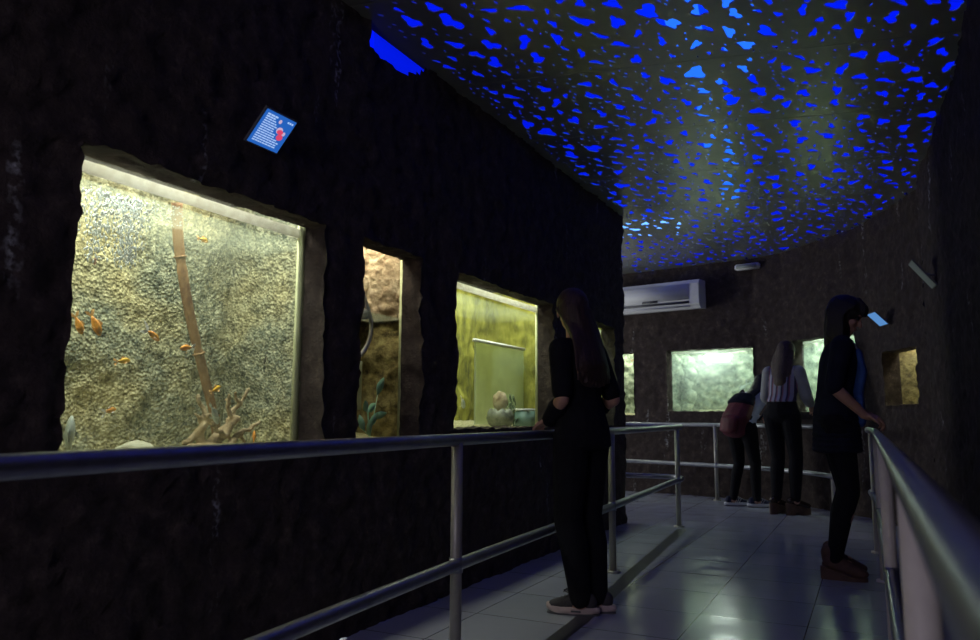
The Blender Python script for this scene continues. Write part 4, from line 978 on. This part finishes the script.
# -- woman in striped top at the far handrail
J3 = dict(pelvis=(0, -0.05, 0.99), waist=(0, -0.02, 1.12), chest=(0, 0.03, 1.29), neck=(0, 0.07, 1.44), head=(0, 0.12, 1.555), _hyaw=0.0, _hpitch=0.35,
          shL=(-0.148, 0.03, 1.365), elL=(-0.205, 0.07, 1.12), wrL=(-0.17, 0.27, 1.02), shR=(0.148, 0.03, 1.365), elR=(0.205, 0.05, 1.12), wrR=(0.17, 0.27, 1.02),
          _handL=((0.2, 0.9, -0.3), (0, -0.2, -1), 1, 0.8), _handR=((-0.2, 0.9, -0.3), (0, -0.2, -1), -1, 0.8),
          hipL=(-0.085, -0.05, 0.92), knL=(-0.085, 0.02, 0.53), anL=(-0.08, -0.07, 0.165), hipR=(0.085, -0.05, 0.92), knR=(0.09, 0.02, 0.53), anR=(0.09, -0.03, 0.165), _yL=-0.2, _yR=-0.5)
def sleeves(t, g, J, H):
    for S_ in 'LR':
        bm = B(); cap(bm, g['sh' + S_], g['el' + S_], 0.066, 0.058); cap(bm, g['el' + S_], g['el' + S_].lerp(g['wr' + S_], 0.55), 0.058, 0.05); bake('sleeve', bm, 'white_sheer', t, 0.008, 2)
person('woman in striped top with long light brown hair and platform shoes at the far handrail', (3.07, 8.00, 0), (0.68, 0.73), 1.065, J3,
       shirt(-0.09, 1.0, 1.0, 0.92), 'stripes', 'black_cloth', long_hair(1.17, 0.072), 'hair_blond', 'platform', sleeves)
# -- stooping companion with a maroon backpack
J4 = dict(pelvis=(0, -0.10, 0.88), waist=(0, -0.01, 0.99), chest=(0, 0.12, 1.12), neck=(0, 0.24, 1.22), head=(0, 0.33, 1.31), _hyaw=0.0, _hpitch=0.25, _bend=0.75,
          shL=(-0.16, 0.18, 1.18), elL=(-0.23, 0.28, 0.98), wrL=(-0.14, 0.42, 0.96), shR=(0.16, 0.18, 1.18), elR=(0.23, 0.28, 0.98), wrR=(0.14, 0.42, 0.96),
          _handL=((0.3, 0.9, -0.2), (0, -0.2, -1), 1, 0.8), _handR=((-0.3, 0.9, -0.2), (0, -0.2, -1), -1, 0.8),
          hipL=(-0.085, -0.10, 0.82), knL=(-0.10, -0.02, 0.46), anL=(-0.12, -0.12, 0.10), hipR=(0.085, -0.10, 0.82), knR=(0.09, 0.0, 0.46), anR=(0.11, -0.03, 0.10), _tw=0.9, _yL=-0.5, _yR=-0.6)
person('stooping person in lilac top and dark trousers at the far handrail, wearing a backpack', (2.90, 8.66, 0), (0.80, 0.60), 1.03, J4,
       shirt(0.02, 1.9, 1.9, 1.0), 'lilac_cloth', 'black_cloth', long_hair(1.02, 0.08, back=0.16, clumps=20), 'hair_dark', 'striped')
bp = thing('backpack', 'maroon and black backpack hanging from the stooping person\'s back', 'backpack', (2.90, 8.66, 0), math.atan2(-0.80, 0.60))
R = Matrix.Rotation(-0.55, 3, 'X'); bp.scale = (1.1, 1.12, 1.03)
bm = B(); chain(bm, [((-0.03, -0.17, 0.80), (0.14, 0.085, 0.07)), ((-0.02, -0.15, 0.95), (0.16, 0.11, 0.10)), ((0, -0.06, 1.12), (0.14, 0.09, 0.08))], 6, R); bake('bag', bm, 'maroon', bp, 0.009, 3)
bm = B(); chain(bm, [((-0.03, -0.26, 0.83), (0.11, 0.05, 0.06)), ((-0.02, -0.25, 0.93), (0.11, 0.05, 0.06))], 5, R); bake('front_pocket', bm, 'maroon', bp, 0.009, 3)
bm = B(); chain(bm, [((0, -0.10, 1.10), (0.15, 0.10, 0.04)), ((0, -0.03, 1.17), (0.13, 0.08, 0.04))], 5, R); bake('top_flap', bm, 'navy_cloth', bp, 0.009, 3)
for s in (-1, 1):
    bm = B(); tube(bm, spline([(s * 0.09, -0.03, 1.16), (s * 0.12, 0.12, 1.25), (s * 0.13, 0.20, 1.10), (s * 0.12, 0.03, 0.92)], 6), 0.012, 8); obj('strap', bm, 'navy_cloth', bp)
